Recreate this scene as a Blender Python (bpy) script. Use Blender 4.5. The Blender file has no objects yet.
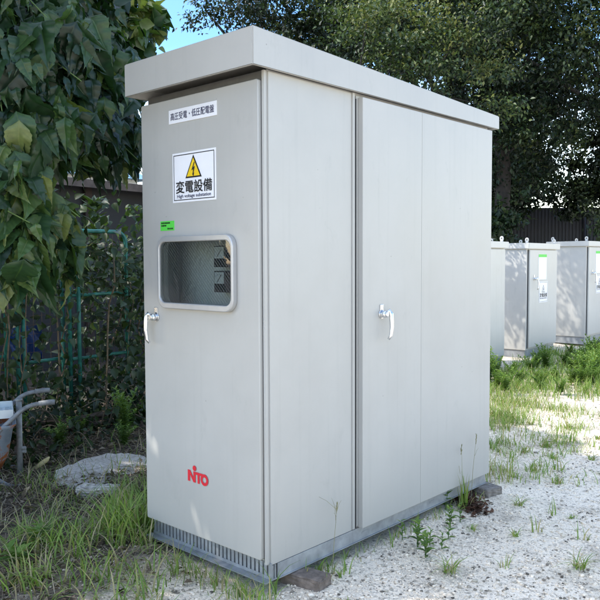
import bpy, bmesh, math, random
import numpy as np
from mathutils import Vector, Matrix
rng = np.random.default_rng(7)
random.seed(7)
R = math.radians
scn = bpy.context.scene
col = scn.collection

TO_SUN = Vector((-.52, -.68, .86)).normalized()     # direction of the sun

# ------------------------------------------------------------------ helpers
def tag(o, label=None, cat=None, group=None, kind=None):
    if label: o['label'] = label
    if cat: o['category'] = cat
    if group: o['group'] = group
    if kind: o['kind'] = kind
    return o

def empty(name, loc, label, cat, group=None, rz=0.0):
    o = bpy.data.objects.new(name, None)
    o.empty_display_size = 0.2
    o.location = loc
    o.rotation_euler = (0, 0, rz)
    col.objects.link(o)
    return tag(o, label, cat, group)

def link(name, me, mats, parent=None, world=True):
    """one mesh object; vertices given in world coordinates when world, else in the parent's own frame"""
    o = bpy.data.objects.new(name, me)
    col.objects.link(o)
    for m in (mats if isinstance(mats, (list, tuple)) else [mats]):
        me.materials.append(m)
    if parent is not None:
        o.parent = parent
        if world and parent.type == 'EMPTY':
            o.location = -Vector(parent.location)
    return o

def build(name, bm, mats, parent=None, world=True, smooth=False):
    me = bpy.data.meshes.new(name)
    bmesh.ops.recalc_face_normals(bm, faces=bm.faces[:])
    bm.to_mesh(me); bm.free()
    if smooth:
        me.polygons.foreach_set('use_smooth', [True] * len(me.polygons))
    return link(name, me, mats, parent, world)

def bx(bm, x0, x1, y0, y1, z0, z1, mi=0, bevel=0.0, mat=None):
    g = bmesh.ops.create_cube(bm, size=1.0)
    M = Matrix.Translation(((x0+x1)/2, (y0+y1)/2, (z0+z1)/2)) @ Matrix.Diagonal((abs(x1-x0), abs(y1-y0), abs(z1-z0), 1))
    if mat is not None: M = mat @ M
    bmesh.ops.transform(bm, matrix=M, verts=g['verts'])
    fs = set(f for v in g['verts'] for f in v.link_faces)
    for f in fs: f.material_index = mi
    if bevel > 0:
        es = list(set(e for v in g['verts'] for e in v.link_edges))
        r = bmesh.ops.bevel(bm, geom=es, offset=bevel, segments=2, profile=0.6, affect='EDGES')
        for f in r['faces']: f.material_index = mi
    return g

def tube(bm, pts, r, seg=8, mi=0, cap=True):
    pts = [Vector(p) for p in pts]
    n = len(pts)
    rr = r if isinstance(r, (list, tuple)) else [r]*n
    rings = []
    prev = None
    for i, p in enumerate(pts):
        d = (pts[min(i+1, n-1)] - pts[max(i-1, 0)])
        if d.length < 1e-9: d = Vector((0, 0, 1))
        d.normalize()
        if prev is None:
            a = d.orthogonal().normalized()
        else:
            a = (prev - d*prev.dot(d))
            a = a.normalized() if a.length > 1e-6 else d.orthogonal().normalized()
        prev = a
        b = d.cross(a)
        rings.append([bm.verts.new(p + (a*math.cos(t)+b*math.sin(t))*rr[i]) for t in [2*math.pi*k/seg for k in range(seg)]])
    for i in range(n-1):
        for k in range(seg):
            f = bm.faces.new((rings[i][k], rings[i][(k+1) % seg], rings[i+1][(k+1) % seg], rings[i+1][k]))
            f.material_index = mi; f.smooth = True
    if cap:
        f = bm.faces.new(rings[0][::-1]); f.material_index = mi
        f = bm.faces.new(rings[-1]); f.material_index = mi

def arc(pts, r=0.08, n=5):
    """round the inner corners of a polyline"""
    pts = [Vector(p) for p in pts]
    out = [pts[0]]
    for i in range(1, len(pts)-1):
        a, b, c = pts[i-1], pts[i], pts[i+1]
        d1 = (a-b).normalized(); d2 = (c-b).normalized()
        rr = min(r, (a-b).length*.48, (c-b).length*.48)
        p0 = b+d1*rr; p1 = b+d2*rr
        for k in range(n+1):
            t = k/n
            out.append(p0*(1-t)**2 + b*2*t*(1-t) + p1*t*t)
    out.append(pts[-1])
    return out

def rrect(x0, x1, y0, y1, r, n=8):
    P = []
    for cx, cy, a0 in ((x1-r, y1-r, 0), (x0+r, y1-r, 90), (x0+r, y0+r, 180), (x1-r, y0+r, 270)):
        for k in range(n+1):
            a = R(a0 + 90*k/n)
            P.append((cx+r*math.cos(a), cy+r*math.sin(a)))
    return P

def flat_shape(loops, extrude, bevel=0.0, res=2):
    """mesh of a 2D outline (with holes), thickness 2*extrude about z=0"""
    cu = bpy.data.curves.new('tmp', 'CURVE'); cu.dimensions = '2D'; cu.fill_mode = 'BOTH'
    cu.extrude = extrude; cu.bevel_depth = bevel; cu.bevel_resolution = res
    for L in loops:
        s = cu.splines.new('POLY'); s.points.add(len(L)-1)
        for p, q in zip(s.points, L): p.co = (q[0], q[1], 0, 1)
        s.use_cyclic_u = True
    return _curve_to_mesh(cu)

def _curve_to_mesh(cu):
    o = bpy.data.objects.new('tmp', cu); col.objects.link(o)
    dg = bpy.context.evaluated_depsgraph_get()
    me = bpy.data.meshes.new_from_object(o.evaluated_get(dg))
    bpy.data.objects.remove(o); bpy.data.curves.remove(cu)
    return me

def text_mesh(body, size, offset=0.0, width=None):
    cu = bpy.data.curves.new('tmp', 'FONT'); cu.body = body; cu.size = size
    cu.align_x = 'CENTER'; cu.align_y = 'CENTER'; cu.offset = offset; cu.resolution_u = 3
    me = _curve_to_mesh(cu)
    if width:
        xs = [v.co.x for v in me.vertices]
        k = width/max(1e-6, max(xs)-min(xs)); mx = (max(xs)+min(xs))/2
        ys = [v.co.y for v in me.vertices]; my = (max(ys)+min(ys))/2
        for v in me.vertices: v.co.x = (v.co.x-mx)*k; v.co.y -= my
    return me

def add_mesh(bm, me, M, mi=0):
    old = set(bm.faces)
    me.materials.clear()
    me.transform(M)
    bm.from_mesh(me)
    for f in bm.faces:
        if f not in old: f.material_index = mi
    bpy.data.meshes.remove(me)

def poly(bm, pts, M, mi=0):
    f = bm.faces.new([bm.verts.new(M @ Vector((p[0], p[1], 0))) for p in pts]); f.material_index = mi
    return f

def front(y):   # 2D (x,z) on a plane facing -y
    return Matrix(((1, 0, 0, 0), (0, 0, -1, y), (0, 1, 0, 0), (0, 0, 0, 1)))
def sideM(x):   # 2D (y,z) on a plane facing +x
    return Matrix(((0, 0, 1, x), (1, 0, 0, 0), (0, 1, 0, 0), (0, 0, 0, 1)))

def np_mesh(name, V, F, tint=None, smooth=False):
    V = np.asarray(V, np.float32); F = np.asarray(F, np.int32)
    k = F.shape[1]
    me = bpy.data.meshes.new(name)
    me.vertices.add(len(V)); me.vertices.foreach_set('co', V.ravel())
    me.loops.add(F.size); me.loops.foreach_set('vertex_index', F.ravel())
    me.polygons.add(len(F))
    me.polygons.foreach_set('loop_start', np.arange(0, F.size, k, dtype=np.int32))
    if smooth: me.polygons.foreach_set('use_smooth', np.ones(len(F), bool))
    if tint is not None:
        a = me.attributes.new('tint', 'FLOAT', 'POINT'); a.data.foreach_set('value', np.asarray(tint, np.float32))
    me.update(calc_edges=True)
    return me

# ------------------------------------------------------------------ materials
def mat_new(name):
    m = bpy.data.materials.new(name); m.use_nodes = True
    nt = m.node_tree; b = nt.nodes['Principled BSDF']
    return m, nt, b
def N(nt, t, **kw):
    n = nt.nodes.new(t)
    for k, v in kw.items():
        if k in n.inputs: n.inputs[k].default_value = v
        else: setattr(n, k, v)
    return n
def ramp(nt, stops, fac):
    r = nt.nodes.new('ShaderNodeValToRGB')
    e = r.color_ramp.elements
    while len(e) > 1: e.remove(e[-1])
    e[0].position, e[0].color = stops[0][0], (*stops[0][1], 1)
    for p, c in stops[1:]:
        x = e.new(p); x.color = (*c, 1)
    nt.links.new(fac, r.inputs[0])
    return r.outputs[0]
def mixc(nt, fac, a, b, mode='MIX'):
    m = nt.nodes.new('ShaderNodeMix'); m.data_type = 'RGBA'; m.blend_type = mode
    for s, v in ((m.inputs[0], fac), (m.inputs[6], a), (m.inputs[7], b)):
        if isinstance(v, (int, float)): s.default_value = v
        elif isinstance(v, tuple): s.default_value = (*v, 1)
        else: nt.links.new(v, s)
    return m.outputs[2]

def simple(name, c, rough=.5, metal=0.0, var=.12, scale=30, bump=0.0, spec=.5):
    m, nt, b = mat_new(name)
    tc = N(nt, 'ShaderNodeTexCoord')
    nz = N(nt, 'ShaderNodeTexNoise', Scale=scale, Detail=6.0, Roughness=.6)
    nt.links.new(tc.outputs['Object'], nz.inputs['Vector'])
    lo = tuple(x*(1-var) for x in c); hi = tuple(min(1, x*(1+var)) for x in c)
    nt.links.new(ramp(nt, [(.3, lo), (.7, hi)], nz.outputs['Fac']), b.inputs['Base Color'])
    b.inputs['Roughness'].default_value = rough; b.inputs['Metallic'].default_value = metal
    b.inputs['Specular IOR Level'].default_value = spec
    if bump:
        bp = N(nt, 'ShaderNodeBump', Strength=bump, Distance=.01)
        nt.links.new(nz.outputs['Fac'], bp.inputs['Height']); nt.links.new(bp.outputs[0], b.inputs['Normal'])
    return m

def paint(name, c, dirt=(.22, .20, .16), amount=.35, rough=.38):
    """weathered enamel on sheet steel: blotches, rain streaks, splash dirt near the ground, specks"""
    m, nt, b = mat_new(name)
    L = nt.links.new
    tc = N(nt, 'ShaderNodeTexCoord')
    geo = N(nt, 'ShaderNodeNewGeometry')
    sx = N(nt, 'ShaderNodeSeparateXYZ'); L(geo.outputs['Position'], sx.inputs[0])
    n1 = N(nt, 'ShaderNodeTexNoise', Scale=2.2, Detail=7.0, Roughness=.62); L(geo.outputs['Position'], n1.inputs['Vector'])
    mp = N(nt, 'ShaderNodeMapping'); mp.inputs['Scale'].default_value = (26, 26, 1.1); L(geo.outputs['Position'], mp.inputs[0])
    n2 = N(nt, 'ShaderNodeTexNoise', Scale=1.0, Detail=4.0, Roughness=.6); L(mp.outputs[0], n2.inputs['Vector'])
    n3 = N(nt, 'ShaderNodeTexNoise', Scale=60.0, Detail=3.0); L(geo.outputs['Position'], n3.inputs['Vector'])
    base = ramp(nt, [(.3, tuple(x*.93 for x in c)), (.7, tuple(min(1, x*1.04) for x in c))], n1.outputs['Fac'])
    st = N(nt, 'ShaderNodeMapRange'); L(n2.outputs['Fac'], st.inputs[0])
    st.inputs[1].default_value = .55; st.inputs[2].default_value = .8; st.inputs[3].default_value = 0; st.inputs[4].default_value = amount*.55
    c1 = mixc(nt, st.outputs[0], base, tuple(x*.72 for x in c))
    # splash zone
    h = N(nt, 'ShaderNodeMapRange'); L(sx.outputs['Z'], h.inputs[0])
    h.inputs[1].default_value = .55; h.inputs[2].default_value = .08; h.inputs[3].default_value = 0; h.inputs[4].default_value = amount
    hm = N(nt, 'ShaderNodeMath', operation='MULTIPLY'); L(h.outputs[0], hm.inputs[0]); L(n1.outputs['Fac'], hm.inputs[1])
    c2 = mixc(nt, hm.outputs[0], c1, dirt)
    vo = N(nt, 'ShaderNodeTexVoronoi', Scale=13.0); L(geo.outputs['Position'], vo.inputs['Vector'])
    sp = N(nt, 'ShaderNodeMapRange'); L(vo.outputs['Distance'], sp.inputs[0])
    sp.inputs[1].default_value = .055; sp.inputs[2].default_value = .025; sp.inputs[3].default_value = 0; sp.inputs[4].default_value = .5
    gt = N(nt, 'ShaderNodeMath', operation='GREATER_THAN'); gt.inputs[1].default_value = .56; L(n1.outputs['Fac'], gt.inputs[0])
    sm = N(nt, 'ShaderNodeMath', operation='MULTIPLY'); L(sp.outputs[0], sm.inputs[0]); L(gt.outputs[0], sm.inputs[1])
    c3 = mixc(nt, sm.outputs[0], c2, (.12, .10, .08))
    mp5 = N(nt, 'ShaderNodeMapping'); mp5.inputs['Scale'].default_value = (1.3, 1.3, .55); L(geo.outputs['Position'], mp5.inputs[0])
    n5 = N(nt, 'ShaderNodeTexNoise', Scale=7.0, Detail=9.0, Roughness=.72, Distortion=.4); L(mp5.outputs[0], n5.inputs['Vector'])
    k5 = N(nt, 'ShaderNodeMapRange'); L(n5.outputs['Fac'], k5.inputs[0])
    k5.inputs[1].default_value = .60; k5.inputs[2].default_value = .78; k5.inputs[3].default_value = 0; k5.inputs[4].default_value = amount*.8
    c3 = mixc(nt, k5.outputs[0], c3, tuple(x*.62 for x in c))
    L(c3, b.inputs['Base Color'])
    rr = N(nt, 'ShaderNodeMapRange'); L(n1.outputs['Fac'], rr.inputs[0])
    rr.inputs[3].default_value = rough-.08; rr.inputs[4].default_value = rough+.14
    L(rr.outputs[0], b.inputs['Roughness'])
    n4 = N(nt, 'ShaderNodeTexNoise', Scale=1.6, Detail=1.0); L(geo.outputs['Position'], n4.inputs['Vector'])
    add = N(nt, 'ShaderNodeMath', operation='MULTIPLY_ADD'); add.inputs[1].default_value = .012; L(n3.outputs['Fac'], add.inputs[0]); L(n4.outputs['Fac'], add.inputs[2])
    bp = N(nt, 'ShaderNodeBump', Strength=.12, Distance=.03); L(add.outputs[0], bp.inputs['Height']); L(bp.outputs[0], b.inputs['Normal'])
    return m

def leafmat(name, stops, trans=.25, rough=.45, spec=.4, vein=False):
    m, nt, b = mat_new(name)
    L = nt.links.new
    at = N(nt, 'ShaderNodeAttribute', attribute_name='tint')
    c = ramp(nt, stops, at.outputs['Fac'])
    tc = N(nt, 'ShaderNodeTexCoord')
    nz = N(nt, 'ShaderNodeTexNoise', Scale=40.0 if vein else 8.0, Detail=3.0); L(tc.outputs['Object'], nz.inputs['Vector'])
    k = N(nt, 'ShaderNodeMapRange'); L(nz.outputs['Fac'], k.inputs[0]); k.inputs[3].default_value = .6; k.inputs[4].default_value = 1.4
    c = mixc(nt, 1.0, c, k.outputs[0], 'MULTIPLY')
    L(c, b.inputs['Base Color']); b.inputs['Roughness'].default_value = rough; b.inputs['Specular IOR Level'].default_value = spec
    tr = N(nt, 'ShaderNodeBsdfTranslucent')
    c2 = mixc(nt, 1.0, c, (1.3, 1.5, .5), 'MULTIPLY'); L(c2, tr.inputs['Color'])
    mx = N(nt, 'ShaderNodeMixShader'); mx.inputs[0].default_value = trans
    L(b.outputs[0], mx.inputs[1]); L(tr.outputs[0], mx.inputs[2])
    L(mx.outputs[0], nt.nodes['Material Output'].inputs['Surface'])
    return m

M_paint = paint('beige_grey_enamel', (.425, .418, .39), amount=.42)
M_roofp = paint('roof_enamel', (.42, .413, .385), amount=.42)
M_box = paint('pale_grey_enamel', (.52, .51, .475), amount=.6)
M_boxroof = paint('box_roof_enamel', (.55, .54, .505), amount=.5)
M_inner = simple('inner_dark_paint', (.03, .03, .032), .6)
M_gapblack = simple('gap_and_tyre_black', (.015, .015, .016), .7)  # black for shaded gaps and the vent void, also the tyre
M_white = simple('white_sign', (.80, .80, .82), .4, var=.03, scale=12)
M_black = simple('black_print', (.012, .012, .014), .5)
M_navy = simple('dark_blue_print', (.02, .025, .08), .5)
M_yellow = simple('yellow_print', (.82, .56, .015), .45, var=.05)
M_green = simple('green_sticker', (.10, .62, .07), .5, var=.05)
M_red = simple('red_print', (.62, .015, .03), .45, var=.08)
M_galv = simple('galvanised_steel', (.30, .315, .325), .5, .35, .25, 14, .1)
M_zinc = simple('chromed_handle', (.72, .73, .74), .22, .9, .06, 20)
M_alu = simple('light_aluminium', (.46, .46, .455), .35, .35, .05, 15)
M_innergrey = simple('mounting_plate_grey', (.34, .36, .35), .6, var=.1, scale=4)
M_meter = simple('black_plastic', (.005, .005, .006), .6, spec=.2)
M_dial = simple('meter_dial', (.30, .32, .32), .4, var=.03)
M_wood = simple('weathered_wood', (.16, .125, .10), .85, 0, .5, 25, .5)
M_stone = simple('rough_concrete', (.50, .455, .40), .9, 0, .28, 45, .35)
M_bark = simple('bark', (.028, .023, .019), .9, 0, .45, 12, .8)
M_brown = simple('dead_bark', (.085, .045, .028), .9, 0, .6, 60, .5)
M_teal = simple('teal_tube', (.028, .17, .135), .45, .1, .5, 16, .05)
M_rust = simple('rusty_steel', (.10, .075, .055), .75, .3, .5, 20, .3)
M_shed = simple('dark_shed_board', (.013, .0155, .020), .7, 0, .3, 3, .1)
M_shedpost = simple('dark_brown_timber', (.030, .020, .018), .8, 0, .4, 15, .2)
M_eave = simple('weathered_eave', (.09, .07, .06), .8, 0, .4, 8, .2)
M_blueroof = simple('pale_blue_roofing', (.22, .38, .52), .5, 0, .15, 4)
M_housewall = simple('pale_render', (.6, .6, .57), .8, 0, .1, 3)
M_glassdark = simple('dark_window', (.03, .035, .04), .1)
M_darkmetal = simple('dark_corrugated_metal', (.016, .02, .030), .55, .2, .2, 2)
M_pod = simple('dry_yellow_husk', (.55, .46, .22), .7, 0, .2, 30, .2)
M_tarp = simple('blue_plastic_sheet', (.01, .05, .22), .4, 0, .3, 8, .3)
M_crate = simple('white_plastic', (.68, .72, .72), .4, 0, .06, 10)
M_rope = simple('dry_stem', (.13, .098, .06), .9, 0, .5, 25)
M_straw = simple('straw_stem', (.26, .25, .14), .8, 0, .3, 25)
M_gstem = simple('green_stem', (.09, .15, .04), .7, 0, .3, 25)

def mat_tray():
    m, nt, b = mat_new('blue_grey_tray_with_rust')
    L = nt.links.new
    geo = N(nt, 'ShaderNodeNewGeometry')
    nz = N(nt, 'ShaderNodeTexNoise', Scale=5.0, Detail=7.0, Roughness=.65); L(geo.outputs['Position'], nz.inputs['Vector'])
    c = ramp(nt, [(.35, (.20, .24, .29)), (.47, (.27, .31, .36)), (.51, (.33, .11, .035)), (.75, (.20, .06, .02))], nz.outputs['Fac'])
    L(c, b.inputs['Base Color']); b.inputs['Roughness'].default_value = .55; b.inputs['Metallic'].default_value = .15
    bp = N(nt, 'ShaderNodeBump', Strength=.3, Distance=.01); L(nz.outputs['Fac'], bp.inputs['Height']); L(bp.outputs[0], b.inputs['Normal'])
    return m
M_tray = mat_tray()

def mat_wireglass():
    m, nt, b = mat_new('wired_glass')
    L = nt.links.new
    tc = N(nt, 'ShaderNodeTexCoord')
    def lines(ang):
        mp = N(nt, 'ShaderNodeMapping'); mp.inputs['Rotation'].default_value = (0, R(ang), 0); L(tc.outputs['Object'], mp.inputs[0])
        sx = N(nt, 'ShaderNodeSeparateXYZ'); L(mp.outputs[0], sx.inputs[0])
        a = N(nt, 'ShaderNodeMath', operation='MULTIPLY'); a.inputs[1].default_value = 1/.0125; L(sx.outputs['X'], a.inputs[0])
        f = N(nt, 'ShaderNodeMath', operation='FRACT'); L(a.outputs[0], f.inputs[0])
        l = N(nt, 'ShaderNodeMath', operation='LESS_THAN'); l.inputs[1].default_value = .17; L(f.outputs[0], l.inputs[0])
        return l.outputs[0]
    wk = N(nt, 'ShaderNodeMath', operation='MULTIPLY'); wk.inputs[1].default_value = .35; L(lines(-45), wk.inputs[0])
    mx = N(nt, 'ShaderNodeMath', operation='MAXIMUM'); L(lines(45), mx.inputs[0]); L(wk.outputs[0], mx.inputs[1])
    wire = N(nt, 'ShaderNodeMath', operation='MULTIPLY_ADD'); wire.inputs[1].default_value = .22; wire.inputs[2].default_value = .01; L(mx.outputs[0], wire.inputs[0])
    tr = N(nt, 'ShaderNodeBsdfTransparent'); tr.inputs[0].default_value = (.80, .86, .84, 1)
    df = N(nt, 'ShaderNodeBsdfDiffuse'); df.inputs[0].default_value = (.42, .45, .46, 1)
    gl = N(nt, 'ShaderNodeBsdfGlossy'); gl.inputs['Roughness'].default_value = .03; gl.inputs[0].default_value = (.9, .93, .95, 1)
    fr = N(nt, 'ShaderNodeFresnel', IOR=1.52)
    m1 = N(nt, 'ShaderNodeMixShader'); L(wire.outputs[0], m1.inputs[0]); L(tr.outputs[0], m1.inputs[1]); L(df.outputs[0], m1.inputs[2])
    m2 = N(nt, 'ShaderNodeMixShader'); L(fr.outputs[0], m2.inputs[0]); L(m1.outputs[0], m2.inputs[1]); L(gl.outputs[0], m2.inputs[2])
    L(m2.outputs[0], nt.nodes['Material Output'].inputs['Surface'])
    return m
M_wglass = mat_wireglass()

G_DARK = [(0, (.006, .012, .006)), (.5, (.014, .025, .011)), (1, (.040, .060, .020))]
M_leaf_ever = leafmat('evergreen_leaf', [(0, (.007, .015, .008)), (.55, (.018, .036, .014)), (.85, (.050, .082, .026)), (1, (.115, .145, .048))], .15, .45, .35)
M_leaf_lit = leafmat('lit_evergreen_leaf', [(0, (.009, .020, .010)), (.5, (.032, .058, .019)), (.85, (.09, .130, .038)), (1, (.18, .19, .065))], .2, .42, .4)  # brighter leaf copy with sunlight mixed into its colour
M_leaf_dark = leafmat('dark_evergreen_leaf', G_DARK, .12, .5, .3)  # darker leaf copy with deep shade mixed into its colour
M_leaf_big = leafmat('broad_leaf', [(0, (.009, .024, .012)), (.4, (.022, .056, .022)), (.75, (.060, .115, .030)), (1, (.15, .18, .055))], .28, .38, .5, True)
M_leaf_vine = leafmat('vine_leaf', [(0, (.012, .025, .011)), (.6, (.030, .056, .019)), (1, (.085, .13, .035))], .25)
M_leaf_weed = leafmat('weed_leaf', [(0, (.05, .10, .022)), (.5, (.11, .195, .040)), (.85, (.19, .28, .06)), (1, (.30, .31, .12))], .3, .5)
M_grass = leafmat('grass_blade', [(0, (.07, .12, .025)), (.5, (.165, .26, .05)), (.72, (.27, .36, .08)), (.82, (.36, .31, .15)), (1, (.42, .35, .21))], .3, .5)
M_litter = leafmat('dead_leaf', [(0, (.06, .043, .030)), (.5, (.17, .125, .085)), (1, (.36, .30, .22))], .1, .8, .2)

# ------------------------------------------------------------------ ground
def soil_amount(x, y):
    """1 on the brown soil left of the cabinet, 0 on the white gravel"""
    d = -(x + 0.62) + 0.16*np.sin(3.1*y) + .10*np.sin(7.7*x+1.3*y) + .2*np.clip((-.2-y)/.4, 0, 1)
    d = np.where(y > 2.2, d - (y-2.2)*.9, d)
    return 1/(1+np.exp(-d*7))

def gh(x, y):
    x = np.asarray(x, float); y = np.asarray(y, float)
    h = .012*np.sin(2.3*x+.6)*np.sin(1.9*y-.4)+.008*np.sin(5.1*x-2.2*y)+.006*np.sin(9.3*x+7.1*y)
    h = h + .05*soil_amount(x, y)*(.5+.5*np.sin(3.7*x+1)*np.sin(4.3*y))
    r = np.hypot(x+.4, y-.9)
    w = np.clip((r-.0)/40, 0, 1)
    return (h - .006)*(1-w)

def make_ground():
    # graded grid: fine close by, growing steps to the horizon
    a = np.concatenate([np.linspace(0, 4, 81), 4+np.cumsum(.05*1.13**np.arange(1, 52))])
    a = a[a < 420]
    ax = np.concatenate([-a[::-1][:-1], a])
    X, Y = np.meshgrid(ax-.6, ax+.9, indexing='ij')
    Z = gh(X, Y)
    V = np.stack([X, Y, Z], -1).reshape(-1, 3)
    n = len(ax)
    i = (np.arange(n-1)[:, None]*n + np.arange(n-1)[None]).ravel()
    F = np.stack([i, i+n, i+n+1, i+1], 1)
    me = np_mesh('ground', V, F, soil_amount(V[:, 0], V[:, 1]), True)
    m, nt, b = mat_new('gravel_and_soil')
    L = nt.links.new
    geo = N(nt, 'ShaderNodeNewGeometry'); P = geo.outputs['Position']
    at = N(nt, 'ShaderNodeAttribute', attribute_name='tint')
    nb = N(nt, 'ShaderNodeTexNoise', Scale=2.5, Detail=8.0, Roughness=.65); L(P, nb.inputs['Vector'])
    nf = N(nt, 'ShaderNodeTexNoise', Scale=38.0, Detail=6.0, Roughness=.7); L(P, nf.inputs['Vector'])
    v1 = N(nt, 'ShaderNodeTexVoronoi', Scale=85.0); L(P, v1.inputs['Vector'])
    v2 = N(nt, 'ShaderNodeTexVoronoi', Scale=190.0); L(P, v2.inputs['Vector'])
    sh = N(nt, 'ShaderNodeSeparateColor'); L(v1.outputs['Color'], sh.inputs[0])
    sh2 = N(nt, 'ShaderNodeSeparateColor'); L(v2.outputs['Color'], sh2.inputs[0])
    g1 = ramp(nt, [(0, (.09, .083, .072)), (.10, (.30, .275, .24)), (.22, (.68, .63, .55)), (.6, (.85, .79, .69)), (1, (.93, .87, .77))], sh.outputs[0])
    g2 = ramp(nt, [(0, (.24, .22, .19)), (.26, (.70, .65, .57)), (1, (.91, .85, .745))], sh2.outputs[0])
    g = mixc(nt, .5, g1, g2)
    g = mixc(nt, 1.0, g, (1.0, .925, .83), 'MULTIPLY')
    gd = ramp(nt, [(.32, (.60, .595, .58)), (.5, (1.06, 1.06, 1.06))], nb.outputs['Fac'])
    g = mixc(nt, 1.0, g, gd, 'MULTIPLY')
    s = ramp(nt, [(.25, (.035, .026, .019)), (.5, (.085, .066, .050)), (.68, (.16, .13, .10)), (.85, (.26, .22, .18))], nf.outputs['Fac'])
    ad = N(nt, 'ShaderNodeMath', operation='ADD'); L(at.outputs['Fac'], ad.inputs[0])
    k = N(nt, 'ShaderNodeMapRange'); L(nb.outputs['Fac'], k.inputs[0]); k.inputs[1].default_value = .3; k.inputs[2].default_value = .7; k.inputs[3].default_value = -.35; k.inputs[4].default_value = .35
    L(k.outputs[0], ad.inputs[1])
    f = N(nt, 'ShaderNodeMapRange'); L(ad.outputs[0], f.inputs[0]); f.inputs[1].default_value = .3; f.inputs[2].default_value = .7
    L(mixc(nt, f.outputs[0], g, s), b.inputs['Base Color'])
    b.inputs['Roughness'].default_value = .92; b.inputs['Specular IOR Level'].default_value = .2
    h1 = N(nt, 'ShaderNodeMath', operation='MULTIPLY_ADD'); h1.inputs[1].default_value = -.5; L(v1.outputs['Distance'], h1.inputs[0]); L(nf.outputs['Fac'], h1.inputs[2])
    bp = N(nt, 'ShaderNodeBump', Strength=.5, Distance=.015); L(h1.outputs[0], bp.inputs['Height']); L(bp.outputs[0], b.inputs['Normal'])
    o = link('ground', me, m); tag(o, kind='structure')
make_ground()

def gz(x, y): return float(gh(x, y))

# gravel stones lying on the sheet
def make_gravel():
    bm = bmesh.new(); bmesh.ops.create_cube(bm, size=1.35); bmesh.ops.triangulate(bm, faces=bm.faces[:])
    V0 = np.array([v.co[:] for v in bm.verts]); F0 = np.array([[v.index for v in f.verts] for f in bm.faces]); bm.free()
    n = 130000
    # density falls with the distance from the place where the photographer stands
    t = 2.0 + 7.5*rng.random(n)**1.7
    a = R(1)*(rng.random(n)*66-33) + (-.741)
    x = 2.14+np.sin(a)*t; y = -2.15+np.cos(a)*t
    s = soil_amount(x, y)
    keep = (rng.random(n) > s*.985) & ~((x < 0.0) & (x > -.85) & (y > -.03) & (y < 1.86))
    # patches
    pn = np.sin(3.3*x+1.1)*np.sin(2.7*y)+.6*np.sin(7.1*x-5*y)
    keep &= rng.random(n) < (.62+.3*pn)
    x, y = x[keep], y[keep]; n = len(x)
    r = .0020 + .0065*rng.random(n)**3.2 + .005*(rng.random(n) > .991)
    sc = np.stack([r*(.8+.6*rng.random(n)), r*(.7+.5*rng.random(n)), r*(.45+.4*rng.random(n))], 1)
    ph = rng.random(n)*6.28
    jit = 1+.9*(rng.random((n, len(V0), 3))-.5)
    P = V0[None]*jit*sc[:, None]
    c, s_ = np.cos(ph)[:, None], np.sin(ph)[:, None]
    Q = np.stack([P[..., 0]*c-P[..., 1]*s_, P[..., 0]*s_+P[..., 1]*c, P[..., 2]], -1)
    Q += np.stack([x, y, gh(x, y)+sc[:, 2]*.45], 1)[:, None]
    F = F0[None]+(np.arange(n)*len(V0))[:, None, None]
    tint = np.repeat(rng.random(n), len(V0))
    me = np_mesh('gravel', Q.reshape(-1, 3), F.reshape(-1, 3), tint)
    m, nt, b = mat_new('gravel_stone')
    at = N(nt, 'ShaderNodeAttribute', attribute_name='tint')
    c = ramp(nt, [(0, (.10, .094, .085)), (.11, (.26, .24, .21)), (.30, (.50, .48, .42)), (.4, (.78, .72, .63)), (1, (.90, .84, .745))], at.outputs['Fac'])
    c = mixc(nt, 1.0, c, (1.0, .925, .83), 'MULTIPLY')
    nt.links.new(c, b.inputs['Base Color']); b.inputs['Roughness'].default_value = .9; b.inputs['Specular IOR Level'].default_value = .2
    tag(link('gravel', me, m), kind='stuff')
    bpy.data.objects['gravel']['category'] = 'gravel'; bpy.data.objects['gravel']['label'] = 'white and grey crushed gravel scattered over the yard'
make_gravel()

# ------------------------------------------------------------------ the main cabinet (front faces -y, doors of the long side face +x)
cab = empty('electrical_cabinet', (-.40, .91, .05), 'tall beige grey outdoor high voltage cabinet with sloping roof standing on galvanised base', 'electrical cabinet')
zb, zt, D = .115, 2.165, 1.83
# body: hollow steel box, open at the front behind the door
bm = bmesh.new()
bx(bm, -.802, -.77, .0, D, zb, zt)                     # left wall
bx(bm, -.77, -.03, D-.03, D, zb, zt)                   # rear wall
bx(bm, -.77, -.03, .004, D-.03, zb, zb+.03)            # floor
bx(bm, -.77, -.03, .004, D-.03, zt-.03, zt-.001)       # ceiling
bx(bm, -.03, -.004, .0, D, zb, zt)                     # inner right wall
bx(bm, -.77, -.03, .0, .02, zt-.045, zt-.032)          # head rail over the door
bx(bm, -.0168, -.0045, -.016, -.001, zb+.005, zt-.004)  # corner post
bx(bm, -.0035, .008, .545, .561, zb+.005, zt-.006)      # strip between side panel and door
build('body', bm, M_paint, cab)
bm = bmesh.new()
bx(bm, -.0232, -.0172, -.012, -.002, zb+.01, zt-.03)
bx(bm, -.003, .006, .5615, .5745, zb+.005, zt-.03)
build('gap_shade', bm, M_gapblack, cab)  # black strips stand in for the shade in the gaps beside the doors
bm = bmesh.new(); bx(bm, -.798, -.0235, -.0035, -.0005, 2.10, 2.164)  # dark strip painted in for the shade under the roof edge
build('eave_shade_strip', bm, simple('eave_shade_tone', (.11, .11, .105), .5), cab)
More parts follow.
